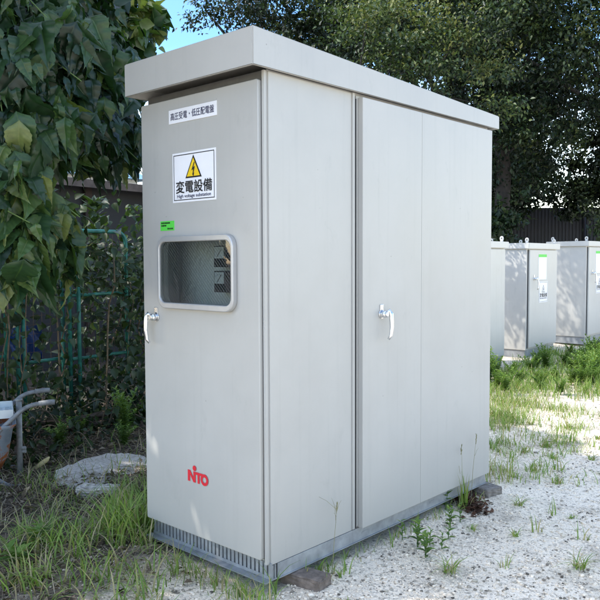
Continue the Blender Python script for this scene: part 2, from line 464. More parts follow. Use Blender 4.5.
# roof: skirt + sloped top + recessed soffit
bm = bmesh.new()
x0, x1, y0, y1, zr = -.828, .037, -.116, 1.90, 2.160
vs = [bm.verts.new(p) for p in ((x0, y0, zr), (x1, y0, zr), (x1, y1, zr), (x0, y1, zr), (x0, y0, 2.308), (x1, y0, 2.308), (x1, y1, 2.235), (x0, y1, 2.235))]
for q in ((4, 5, 6, 7), (0, 1, 5, 4), (1, 2, 6, 5), (2, 3, 7, 6), (3, 0, 4, 7)): bm.faces.new([vs[i] for i in q])
bmesh.ops.bevel(bm, geom=[e for e in bm.edges if len(e.link_faces) == 2], offset=.005, segments=2, affect='EDGES')
iv = [bm.verts.new(p) for p in ((x0+.018, y0+.018, zr), (x1-.018, y0+.018, zr), (x1-.018, y1-.018, zr), (x0+.018, y1-.018, zr))]
iu = [bm.verts.new((v.co.x, v.co.y, zr+.045)) for v in iv]
be = sorted([v for v in bm.verts if abs(v.co.z-zr) < 1e-4 and v not in iv], key=lambda v: math.atan2(v.co.y-.9, v.co.x+.4))
bm.faces.new(iu)
for i in range(4): bm.faces.new((iv[i], iv[(i+1) % 4], iu[(i+1) % 4], iu[i]))
# lip: strip between outer bottom loop and inner loop
ov = [bm.verts.new(p) for p in ((x0+.003, y0+.003, zr), (x1-.003, y0+.003, zr), (x1-.003, y1-.003, zr), (x0+.003, y1-.003, zr))]
for i in range(4): bm.faces.new((ov[i], ov[(i+1) % 4], iv[(i+1) % 4], iv[i]))
build('roof', bm, M_roofp, cab)
# front door with window opening
fy = -.032
wx0, wx1, wz0, wz1 = -.664, -.166, 1.190, 1.490
me = flat_shape([rrect(-.814, -.027, .142, 2.123, .006, 3), rrect(wx0, wx1, wz0, wz1, .045)], .0115, .0035)
me.transform(front(fy+.015))
door = link('front_door', me, M_paint, cab)
me = flat_shape([rrect(-.668, -.158, 1.178, 1.501, .050, 10), rrect(-.663, -.164, 1.1965, 1.4835, .040, 10)], .009, .0045, 4)
me.polygons.foreach_set('use_smooth', [True]*len(me.polygons))
me.transform(front(fy-.0135))
link('window_frame', me, M_alu, door)
bm = bmesh.new()
bm.faces.new([bm.verts.new((a, fy-.018, b)) for a, b in rrect(-.6635, -.1635, 1.196, 1.484, .040, 8)])
build('window_pane', bm, M_wglass, door)
# handle of the front door: escutcheon, boss, swing lever, padlock ear
def handle(M, parent, lever_shift):
    """M maps local (u along wall, v up, w out of the wall) to world"""
    bm = bmesh.new()
    def T(pts): return [M @ Vector(p) for p in pts]
    tube(bm, T([(0, 0, 0), (0, 0, .006)]), .022, 20)
    tube(bm, T([(0, 0, .006), (0, 0, .034)]), [.018, .015], 20)
    tube(bm, T([(0, 0, .034), (0, 0, .040)]), [.015, .010], 20)
    bx(bm, -.012, .012, .014, .046, 0, .006, bevel=.003, mat=M)
    s = lever_shift
    L = [(s*.004, .006, .028), (s*.020, .016, .034), (s*.026, 0, .040), (s*.024, -.06, .046), (s*.018, -.105, .044), (s*.010, -.122, .036)]
    tube(bm, T(L), [.008, .010, .0115, .0105, .009, .006], 10)
    return build('handle', bm, M_zinc, parent, smooth=False)
handle(front(fy) @ Matrix.Translation((-.718, 1.128, 0)), door, -1)
# name plate
bm = bmesh.new()
Mp = front(fy)
bx(bm, -.600, -.271, fy-.004, fy, 2.013, 2.075, 0, .001)
add_mesh(bm, text_mesh('高圧受電・低圧配電盤', .036, .0003, .300), front(fy-.0052) @ Matrix.Translation((-.4355, 2.044, 0)), 1)
build('name_plate', bm, [M_white, M_navy], door)
# warning sign: border, triangle with bolt, characters, English line
def warning_sign(Mloc, w, h, parent, name='warning_sign', english=True, fill=None):
    bm = bmesh.new()
    bx(bm, -w/2, w/2, -h/2, h/2, 0, .002, 0, mat=Mloc)
    def ring(a, b, z, mi):
        t = .0035*(w/.3)
        M = Mloc @ Matrix.Translation((0, 0, z))
        for q in (((-a, -b), (a, -b), (a, -b+t), (-a, -b+t)), ((-a, b-t), (a, b-t), (a, b), (-a, b)),
                  ((-a, -b+t), (-a+t, -b+t), (-a+t, b-t), (-a, b-t)), ((a-t, -b+t), (a, -b+t), (a, b-t), (a-t, b-t))):
            poly(bm, q, M, mi)
    ring(w/2-.009*w/.3, h/2-.009*w/.3, .003, 1)
    k = w/.30
    tri = [(-.057*k, -.006*k), (.057*k, -.006*k), (0, .096*k)]
    poly(bm, tri, Mloc @ Matrix.Translation((0, 0, .003)), 1)
    cx, cy = 0, .028*k
    poly(bm, [(cx+(p[0]-cx)*.80, cy+(p[1]-cy)*.80) for p in tri], Mloc @ Matrix.Translation((0, 0, .0040)), 2)
    bolt = [(.006, .062), (-.012, .026), (.000, .030), (-.004, .010), (-.009, .012), (.002, -.001), (.008, .016), (.003, .014), (.013, .044), (.002, .040), (.012, .062)]
    poly(bm, [(p[0]*k, p[1]*k) for p in bolt], Mloc @ Matrix.Translation((0, 0, .0050)), 1)
    add_mesh(bm, text_mesh('変電設備', .058*k, .0010*k, .252*k), Mloc @ Matrix.Translation((0, -.0435*k, .0034)), 1)
    if english:
        add_mesh(bm, text_mesh('High voltage substation', .021*k, .0003*k, .235*k), Mloc @ Matrix.Translation((0, -.0865*k, .0034)), 3)
    return build(name, bm, [M_white, M_black, fill or M_yellow, M_navy], parent)
warning_sign(front(fy) @ Matrix.Translation((-.430, 1.767, 0)), .298, .222, door)
# small green sticker with rows of tiny print
bm = bmesh.new()
bx(bm, -.676, -.574, fy-.0015, fy, 1.532, 1.576)
rs = random.Random(3)
for z, a, b_ in ((1.567, -.668, -.607), (1.555, -.668, -.632), (1.541, -.622, -.582)):
    x = a
    while x < b_:
        w = rs.uniform(.003, .0075)
        poly(bm, [(x, z-.0035), (x+w, z-.0035), (x+w, z+.0035), (x, z+.0035)], front(fy-.0028), 1)
        x += w+rs.uniform(.0015, .003)
build('green_sticker', bm, [M_green, M_black], door)
# red lettering: N, dotted i, T and O run together
bm = bmesh.new()
ML = front(fy-.002) @ Matrix.Translation((-.497, .386, 0))
Hh = .052
poly(bm, [(0, 0), (.016, 0), (.016, Hh), (0, Hh)], ML)
ML2 = ML @ Matrix.Translation((0, 0, .0004))
poly(bm, [(.001, Hh), (.018, Hh), (.056, 0), (.040, 0)], ML2)
ML3 = ML @ Matrix.Translation((0, 0, .0008))
poly(bm, [(.041, 0), (.056, 0), (.056, Hh-.002), (.041, Hh-.002)], ML3)
poly(bm, [(.056, Hh-.014), (.107, Hh-.014), (.107, Hh-.002), (.056, Hh-.002)], ML3)
poly(bm, [(.070, 0), (.084, 0), (.084, Hh-.014), (.070, Hh-.014)], ML3)
def circ(cx, cy, r, n=28): return [(cx+r*math.cos(2*math.pi*i/n), cy+r*math.sin(2*math.pi*i/n)) for i in range(n)]
o1, o2 = circ(.118, .0245, .0265), circ(.118, .0245, .0130)
M4 = ML @ Matrix.Translation((0, 0, .0012))
for i in range(28):
    j = (i+1) % 28
    poly(bm, [o1[i], o1[j], o2[j], o2[i]], M4)
poly(bm, circ(.049, .0655, .0125), M4)
build('red_lettering', bm, M_red, door)
# inside: mounting plate and two meters seen through the window
bm = bmesh.new()
bx(bm, -.765, -.035, .150, .156, .3, 2.0)
build('mounting_plate', bm, M_innergrey, cab)
for zc in (1.415, 1.300):
    bm = bmesh.new()
    bx(bm, -.438, -.358, .085, .1495, zc-.052, zc+.046, bevel=.003)
    g = build('meter', bm, M_meter, cab)
    bm = bmesh.new()
    bx(bm, -.430, -.366, .081, .0845, zc-.012, zc+.040, 0)
    tube(bm, [(-.411, .0795, zc-.006), (-.381, .0795, zc+.030)], .0014, 5, 1)
    for k in range(7):
        a = R(40+k*16)
        c = Vector((-.398, .0805, zc-.008))
        tube(bm, [c+Vector((math.cos(a)*.036, 0, math.sin(a)*.036)), c+Vector((math.cos(a)*.042, 0, math.sin(a)*.042))], .0008, 4, 1)
    build('dial', bm, [M_dial, M_black], g)
# long side: fixed panel, hinged door, rear panel
bm = bmesh.new(); bx(bm, -.0038, .002, .004, .544, zb+.001, 2.158, bevel=.0012)
build('side_panel', bm, M_paint, cab)
bm = bmesh.new()
bx(bm, .004, .032, .590, 1.0838, .119, 2.142, bevel=.0025)
bx(bm, -.003, .0035, .575, 1.08, .125, 2.15)
sd = build('side_door', bm, M_paint, cab)
handle(sideM(.032) @ Matrix.Translation((.735, 1.133, 0)), sd, 1)
bm = bmesh.new()
bx(bm, .003, .0317, 1.0852, D-.006, .119, 2.142, bevel=.0025)
build('rear_side_panel', bm, M_paint, cab)
# galvanised base: channel, flange, slotted vent strip
bm = bmesh.new()
bx(bm, -.804, .006, -.004, .034, .050, .056)        # front flange plate
bx(bm, -.816, .010, -.040, -.0045, .050, .0545)
bx(bm, -.004, .004, .04, D, .050, .1145)            # side channel web
bx(bm, -.80, -.79, .04, D, .050, .1145)
bx(bm, -.79, -.004, D-.01, D, .050, .1145)
bx(bm, -.0045, .012, .04, D, .0505, .054)
for y in (.62, 1.22):
    bx(bm, .0045, .0058, y, y+.05, .078, .088)
build('base_frame', bm, M_galv, cab)
bm = bmesh.new()
x = -.800
while x < -.002:
    bx(bm, x, x+.0165, -.003, .004, .0565, .1245)
    x += .0255
bx(bm, -.804, .006, .0045, .008, .1065, .1145)
bx(bm, -.804, .006, -.0055, -.0032, .0565, .070)
for y in (.008, .022): bx(bm, -.001, .0035, y, y+.008, .0565, .1145)
build('vent_strip', bm, M_galv, cab)
bm = bmesh.new(); bx(bm, -.79, -.0045, .014, .018, .0570, .1140)  # black sheet stands in for the dark void behind the slots
build('vent_void_sheet', bm, M_gapblack, cab)

# blocks that carry the base
def slab(name, cx, cy, lx, ly, h, rz, z0, mat, label, cat, group=None, rough=.006, sub=3, seed=1):
    rs = random.Random(seed)
    bm = bmesh.new()
    bx(bm, -lx/2, lx/2, -ly/2, ly/2, 0, h, bevel=min(h*.18, .012))
    bmesh.ops.subdivide_edges(bm, edges=bm.edges[:], cuts=sub, use_grid_fill=True)
    for v in bm.verts:
        v.co += Vector((rs.uniform(-1, 1), rs.uniform(-1, 1), rs.uniform(-1, 1)*(.5 if v.co.z > h*.9 else .3)))*rough
    o = build(name, bm, mat)
    o.location = (cx, cy, z0); o.rotation_euler = (0, 0, rz)
    return tag(o, label, cat, group)
M_greywood = simple('grey_weathered_timber', (.20, .175, .15), .9, 0, .45, 30, .6)
slab('support_block', .045, .17, .20, .105, .062, R(8), -.014, M_wood, 'worn brown wooden block under the near right corner of the tall cabinet', 'block', rough=.002, seed=2)
slab('support_block', -.03, 1.81, .26, .13, .062, R(-14), -.014, M_greywood, 'grey brown weathered block under the far right corner of the tall cabinet', 'block', rough=.003, seed=5)
slab('support_block', -.74, .14, .15, .11, .060, R(3), -.012, M_wood, 'brown block tucked under the left front corner of the tall cabinet', 'block', rough=.002, seed=8)

# ------------------------------------------------------------------ smaller cabinets behind
def small_cabinet(x1, y0, w, d, h, rz, label, stick=True, z0=0.0):
    """front right corner at (x1,y0); door on the +x face"""
    r = empty('switch_cabinet', (x1, y0, z0), label, 'electrical cabinet', 'smaller grey cabinets lined up behind the tall cabinet', rz)
    hb = .12
    bm = bmesh.new(); bx(bm, -w, -.003, 0, d, hb, h-.085, bevel=.003)
    build('body', bm, M_box, r, False)
    bm = bmesh.new()
    bx(bm, -w+.02, -.02, .02, d-.02, .0, hb)
    build('base', bm, M_galv, r, False)
    bm = bmesh.new()
    vs = [bm.verts.new(p) for p in ((-w-.03, -.03, h-.085), (.045, -.03, h-.085), (.045, d+.03, h-.085), (-w-.03, d+.03, h-.085),
                                    (-w-.03, -.03, h-.005), (.045, -.03, h-.002), (.045, d+.03, h-.002), (-w-.03, d+.03, h-.005))]
    for q in ((3, 2, 1, 0), (4, 5, 6, 7), (0, 1, 5, 4), (1, 2, 6, 5), (2, 3, 7, 6), (3, 0, 4, 7)): bm.faces.new([vs[i] for i in q])
    bmesh.ops.bevel(bm, geom=bm.edges[:], offset=.006, segments=2, affect='EDGES')
    rf = build('roof', bm, M_boxroof, r, False)
    for ex, ey in ((-w+.06, .03), (-.02, .05), (-.02, d-.05), (-w+.06, d-.05)):
        bm = bmesh.new()
        tube(bm, [(ex, ey, h-.004), (ex, ey, h+.02)], .02, 12)
        tube(bm, [(ex+.017*math.cos(a), ey, h+.040+.022*math.sin(a)) for a in [2*math.pi*k/14 for k in range(15)]], .011, 8, cap=False)
        build('lifting_eye', bm, M_boxroof, rf, False)
    bm = bmesh.new()
    bx(bm, 0, .026, .05, d-.04, hb+.03, h-.10, bevel=.004)
    dr = build('door', bm, M_box, r, False)
    bm = bmesh.new(); bx(bm, -.002, .006, .036, .0495, hb+.02, h-.095)
    build('door_gap', bm, M_gapblack, r, False)
    handle(sideM(.026) @ Matrix.Translation((.20, h*.70-.02, 0)) @ Matrix.Scale(1.25, 4), dr, 1)
    dr.children[0].location = (0, 0, 0)
    if stick:
        bm = bmesh.new()
        bx(bm, .0265, .029, .36, .66, h-.52, h-.16, 0)
        bx(bm, .0292, .0305, .36, .66, h-.20, h-.16, 1)
        build('notice', bm, [M_white, M_green], dr, False)
        warning_sign(sideM(.0265) @ Matrix.Translation((.55, h-.70, 0)), .32, .30, dr, fill=M_white)
    return r
B1 = small_cabinet(-2.33, 5.50, .56, 1.22, 1.62, R(2), 'pale grey cabinet half hidden behind the rear edge of the tall cabinet', True)
B2 = small_cabinet(-2.465, 7.55, .60, 1.12, 1.62, R(3), 'middle cabinet with white notice above a warning sign on its door', True)
B3 = small_cabinet(-2.443, 9.62, .62, 1.15, 1.66, R(2), 'rightmost cabinet in view with sunlight dappling its plain left side', True, z0=.02)

# ------------------------------------------------------------------ foliage generators
def unit(a): return a/np.maximum(np.linalg.norm(a, axis=-1, keepdims=True), 1e-9)

def leaf_cloud(pos, axis, nrm, size, width=.45, fold=.25):
    """kite shaped folded leaves; pos = base, axis = direction of the tip, nrm = upper side"""
    axis = unit(axis); side = unit(np.cross(axis, nrm)); up = np.cross(side, axis)
    L = size[:, None]
    b = pos; t = pos+axis*L - up*L*.12
    m = pos+axis*L*.42
    l = m+side*L*width*.5+up*L*fold*.5*width*2*.5
    r = m-side*L*width*.5+up*L*fold*.5*width*2*.5
    V = np.stack([b, l, t, r], 1).reshape(-1, 3)
    i = np.arange(len(pos))*4
    F = np.concatenate([np.stack([i, i+3, i+2], 1), np.stack([i, i+2, i+1], 1)])
    return V, F

def leaf_fine(pos, axis, nrm, size, width=.45, fold=.25):
    axis = unit(axis); side = unit(np.cross(axis, nrm)); up = np.cross(side, axis)
    L = size[:, None]; n = len(pos)
    curl = (.06+.22*rng.random(n))[:, None]; wj = (width*(.8+.4*rng.random(n)))[:, None]
    cols = []
    for t, w in ((0, .04), (.12, .62), (.30, 1.0), (.52, .86), (.76, .42), (1, .02)):
        c = pos+axis*L*t-up*L*curl*t*t
        for sd in (-1, 0, 1):
            cols.append(c+side*L*wj*.5*w*sd+up*L*wj*fold*w*abs(sd))
    V = np.stack(cols, 1).reshape(-1, 3)
    f = np.array([(3*r+c, 3*r+c+1, 3*r+c+4, 3*r+c+3) for r in range(5) for c in range(2)])
    F = (f[None]+(np.arange(n)*18)[:, None, None]).reshape(-1, 4)
    return V, F

def clump_points(c, r, n, shell=.55):
    d = unit(rng.normal(size=(n, 3)))
    rad = (shell + (1-shell)*rng.random(n))**.8
    rad *= 1+.22*np.sin(5*d[:, 0]+c[0])*np.sin(6*d[:, 1]+c[1]) + .14*rng.normal(size=n)
    P = np.array(c)+d*rad[:, None]*np.array(r)
    return P, d

def crown_mesh(name, clumps, per, size, tint_range=(0, 1), width=.5, droop=.1, fine=False):
    """clumps: (x,y,z,r). The leaves sit in small sprays inside each clump."""
    Vs, Fs, Ts, off = [], [], [], 0
    for (x, y, z, r) in clumps:
        cb = .2*rng.normal()  # clump brightness set in the leaf colour to mimic sunlit patches
        k = 14 if fine else 34
        ns = max(6, int(per*1.15*r*r/k))
        C0, d0 = clump_points((x, y, z), (r, r, r*.72), ns, .25)
        C = np.repeat(C0, k, 0); d = np.repeat(d0, k, 0)
        P = C + rng.normal(size=C.shape)*(r*.11 if fine else .085+.05*r)*np.array([1, 1, .6])
        ax = unit(d*.6+rng.normal(size=P.shape)*.8 + np.array([0, 0, -droop]))
        nr = unit(d*.35+np.array([0, 0, .9])+rng.normal(size=P.shape)*.55)
        s = size*(.6+.8*rng.random(len(P)))
        V, F = (leaf_fine if fine else leaf_cloud)(P, ax, nr, s, width)
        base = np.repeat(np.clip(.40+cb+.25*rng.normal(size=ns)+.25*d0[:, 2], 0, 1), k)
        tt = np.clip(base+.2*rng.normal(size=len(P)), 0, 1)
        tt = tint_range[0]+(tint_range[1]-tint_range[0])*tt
        Vs.append(V); Fs.append(F+off); Ts.append(np.repeat(tt, 18 if fine else 4)); off += len(V)
    return np_mesh(name, np.concatenate(Vs), np.concatenate(Fs), np.concatenate(Ts), fine)

def trunk_obj(base, top, r, limbs, parent, mat=None):
    bm = bmesh.new()
    b = Vector(base); t = Vector(top)
    rs = random.Random(int(abs(b.x*100)+abs(b.y*10)))
    n = 9
    pts = []
    for i in range(n):
        f = i/(n-1)
        p = b.lerp(t, f)+Vector((rs.uniform(-1, 1), rs.uniform(-1, 1), 0))*r*.5*math.sin(f*3.14)
        pts.append(p)
    tube(bm, pts, [r*(1.25-.25*min(1, i*2)) *(1-.62*i/(n-1)) for i in range(n)], 10)
    for q in limbs:
        q = Vector(q)
        f = rs.uniform(.35, .95)
        s = b.lerp(t, f)
        m = s.lerp(q, .5)+Vector((rs.uniform(-.2, .2), rs.uniform(-.2, .2), rs.uniform(.0, .25)))
        r0 = r*(1-.62*f)*.55
        m1 = s.lerp(m, .5)+Vector((0, 0, .05)); m2 = m.lerp(q, .5)+Vector((rs.uniform(-.1, .1), rs.uniform(-.1, .1), .05))
        tube(bm, [s, m1, m, m2, q], [r0, r0*.8, r0*.6, r0*.4, r0*.18], 7)
    return build('trunk', bm, mat or M_bark, parent, smooth=False)

def tree(name, base, top, r, clumps, per, size, mat, label, cat='tree', group=None, tr=(0, 1), width=.5, fine=False):
    root = empty(name, base, label, cat, group)
    trunk_obj(base, top, r, [c[:3] for c in clumps[:11]], root)
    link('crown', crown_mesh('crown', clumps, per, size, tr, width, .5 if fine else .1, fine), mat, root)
    return root

#@@TREES@@
# ------------------------------------------------------------------ broad leaved tree by the fence
def big_leaf_proto(fine):
    """outline of a broad, slightly lobed, pointed leaf (length 1), creased at the midrib and drooping at the tip"""
    st = [(0, .0), (-.05, .10), (-.03, .19), (.05, .27), (.15, .305), (.25, .29), (.33, .25), (.40, .255), (.50, .21), (.60, .155), (.70, .12), (.82, .06), (.92, .025), (1, 0)]
    if fine:      # smooth outline through the stations, with a wavy, lightly toothed margin
        q = []
        for i in range(len(st)-1):
            p0, p1, p2, p3 = st[max(i-1, 0)], st[i], st[i+1], st[min(i+2, len(st)-1)]
            for k in (0, .5):
                f = [.5*(2*p1[j]+(p2[j]-p0[j])*k+(2*p0[j]-5*p1[j]+4*p2[j]-p3[j])*k*k+(3*p1[j]-p0[j]-3*p2[j]+p3[j])*k**3) for j in (0, 1)]
                q.append((f[0], max(0, f[1]*(1.05 if len(q) % 2 else .97))))
        st = q+[(1, 0)]
    V, F, B = [], [], []
    for t, w in st:
        z = -.34*t*abs(t)+.03*math.sin(t*9)
        for s, zz in ((-1, .10), (-.5, .075), (-.07, .0), (0, -.03), (.07, .0), (.5, .075), (1, .10)):
            V.append((t+.10*abs(s)*(1-t), s*w, z+zz*w*1.2+.016*math.sin(t*30+s)*abs(s)))
            B.append((.30 if abs(s) < .01 else 0)+(.10 if len(V)//7 % 2 and abs(s) > .2 else 0)-.06)
    for i in range(len(st)-1):
        for k in range(6):
            a = i*7+k
            F.append((a, a+1, a+8, a+7))
    return np.array(V), np.array(F), np.array(B)
LEAF = {True: big_leaf_proto(True), False: big_leaf_proto(False)}
def big_leaves(pos, axis, nrm, size, fine):
    BV, BF, BT = LEAF[fine]
    axis = unit(axis); side = unit(np.cross(nrm, axis)); up = np.cross(axis, side)
    n = len(pos)
    wj = (.68+.34*rng.random(n))[:, None, None]; dj = (.4+1.4*rng.random(n))[:, None, None]
    P = pos[:, None]+size[:, None, None]*(BV[None, :, 0:1]*axis[:, None]+BV[None, :, 1:2]*wj*side[:, None]+BV[None, :, 2:3]*dj*up[:, None])
    F = BF[None]+(np.arange(n)*len(BV))[:, None, None]
    return P.reshape(-1, 3), F.reshape(-1, 4)

def broad_tree():
    base = (-2.95, -1.05, 0)
    root = empty('broadleaf_tree', base, 'overhanging tree with large drooping pointed dark green leaves at the left', 'tree')
    near = [(-1.25, -.43, 2.3, .26), (-1.3, -.2, 2.42, .28), (-1.42, .1, 2.35, .27), (-1.17, -.38, 2.02, .22), (-1.31, -.09, 2.12, .24),
            (-1.06, -.57, 1.75, .20), (-1.02, -.57, 1.52, .16), (-1.10, -.36, 1.56, .15), (-1.06, -.36, 1.42, .13), (-1.02, -.60, 1.38, .16),
            (-1.49, .14, 2.08, .24), (-1.54, -.26, 2.62, .24), (-1.75, .1, 2.80, .24), (-1.30, -.55, 2.65, .22), (-1.5, -.5, 2.2, .3), (-1.45, -.55, 1.85, .28),
            (-1.55, -.35, 1.98, .25), (-1.62, .12, 2.5, .3), (-1.74, .50, 2.10, .16)]
    canopy = []
    rs = random.Random(11)
    for k in range(60):   # unseen crown added over the yard to the left to block the sun
        canopy.append((rs.uniform(-4.4, -1.5), rs.uniform(-3.0, -.4), rs.uniform(2.6, 4.6), rs.uniform(.32, .5)))
    for k in range(12):  # more unseen clumps, added to shade the right of the front door
        canopy.append((rs.uniform(-1.7, -.75), rs.uniform(-2.0, -1.0), rs.uniform(3.0, 3.8), rs.uniform(.32, .42)))
    for k in range(4):   # lower unseen skirts added to darken the cabinet's front
        canopy.append((rs.uniform(-4.6, -2.0), rs.uniform(-3.6, -1.0), rs.uniform(1.0, 2.8), rs.uniform(.3, .5)))
    limbs = [(-1.75, -.35, 2.75), (-1.3, -.35, 2.5), (-1.7, .25, 2.75), (-2.6, -2.2, 3.4), (-3.8, -1.6, 3.6), (-2.1, -1.7, 3.8), (-3.2, -.4, 3.9), (-1.25, -.6, 1.95), (-1.2, -1.5, 3.4), (-1.0, -1.1, 3.3)]
    tk = trunk_obj(base, (-2.6, -.95, 3.4), .13, limbs, root)
    bm = bmesh.new()
    for (x, y, z, r) in near:
        for k in range(4):
            a = Vector((x-.15+rs.uniform(-.1, .1), y-.1+rs.uniform(-.1, .1), z+r*rs.uniform(.5, 1.1)))
            e = Vector((x+rs.uniform(-1, 1)*r*1.1, y+rs.uniform(-1, 1)*r*1.1, z+r*rs.uniform(-.6, .5)))
            tube(bm, [a, a.lerp(e, .5)+Vector((0, 0, .05)), e], [.007, .0045, .0025], 6)
    build('twigs', bm, M_gstem, tk)
    Vs, Fs, Ts, off = [], [], [], 0
    def open_to_sun(c):
        for p in ((-.72, -.03, .85), (-.62, -.116, 2.25)):
            d = Vector(c[:3])-Vector(p); t = d.dot(TO_SUN)
            if (d-TO_SUN*t).length < .72*c[3]: return True
        return False
    canopy = [c for c in canopy if not open_to_sun(c)]  # opens holes in the unseen crown so sun patches reach door and roof
    for i, (x, y, z, r) in enumerate(near+canopy):
        n = int(((170 if z > 2.6 else 400) if i < len(near) else 125)*(r/.3)**2)
        P, d = clump_points((x, y, z), (r, r, r*.9), n, .35)
        dh = d.copy(); dh[:, 2] = 0
        ax = unit(np.array([0, 0, -1.25])+.62*unit(dh+1e-6)+.55*rng.normal(size=P.shape))
        nr = unit(dh*1.0+np.array([.25, -.25, .55])+.6*rng.normal(size=P.shape))
        s = (.085+.18*rng.random(n)**1.3) * ((.62 if z > 2.6 else 1) if i < len(near) else 1.3)
        V, F = big_leaves(P-ax*s[:, None]*.4, ax, nr, s, i < len(near)); BT = LEAF[i < len(near)][2]
        t = np.clip(.40+.24*rng.normal(size=n)+(.22 if z < 1.9 else 0), 0, 1)
        Vs.append(V); Fs.append(F+off); Ts.append((t[:, None]+BT[None]).ravel()); off += len(V)
    me = np_mesh('crown', np.concatenate(Vs), np.concatenate(Fs), np.concatenate(Ts), True)
    link('crown', me, M_leaf_big, root)
broad_tree()

# smaller leaved tree behind it
tree('round_leaf_tree', (-4.6, .6, 0), (-3.4, .9, 3.0), .09,
     [(-1.95, .50, 2.78, .34), (-2.0, .74, 2.93, .19), (-2.10, .92, 2.78, .15), (-1.85, .15, 3.05, .38), (-2.3, .6, 3.1, .4), (-2.5, .2, 2.9, .5), (-1.9, .55, 2.52, .24), (-2.2, .4, 2.6, .36), (-3.0, .5, 3.2, .6), (-2.05, .75, 2.62, .2),
      (-2.6, .35, 2.45, .4), (-2.9, -.1, 2.6, .5), (-3.3, .6, 2.9, .5)],
     5200, .085, M_leaf_big, 'tree with small rounded leaves reaching above the top left corner of the tall cabinet', tr=(.1, 1), width=.75, fine=True)

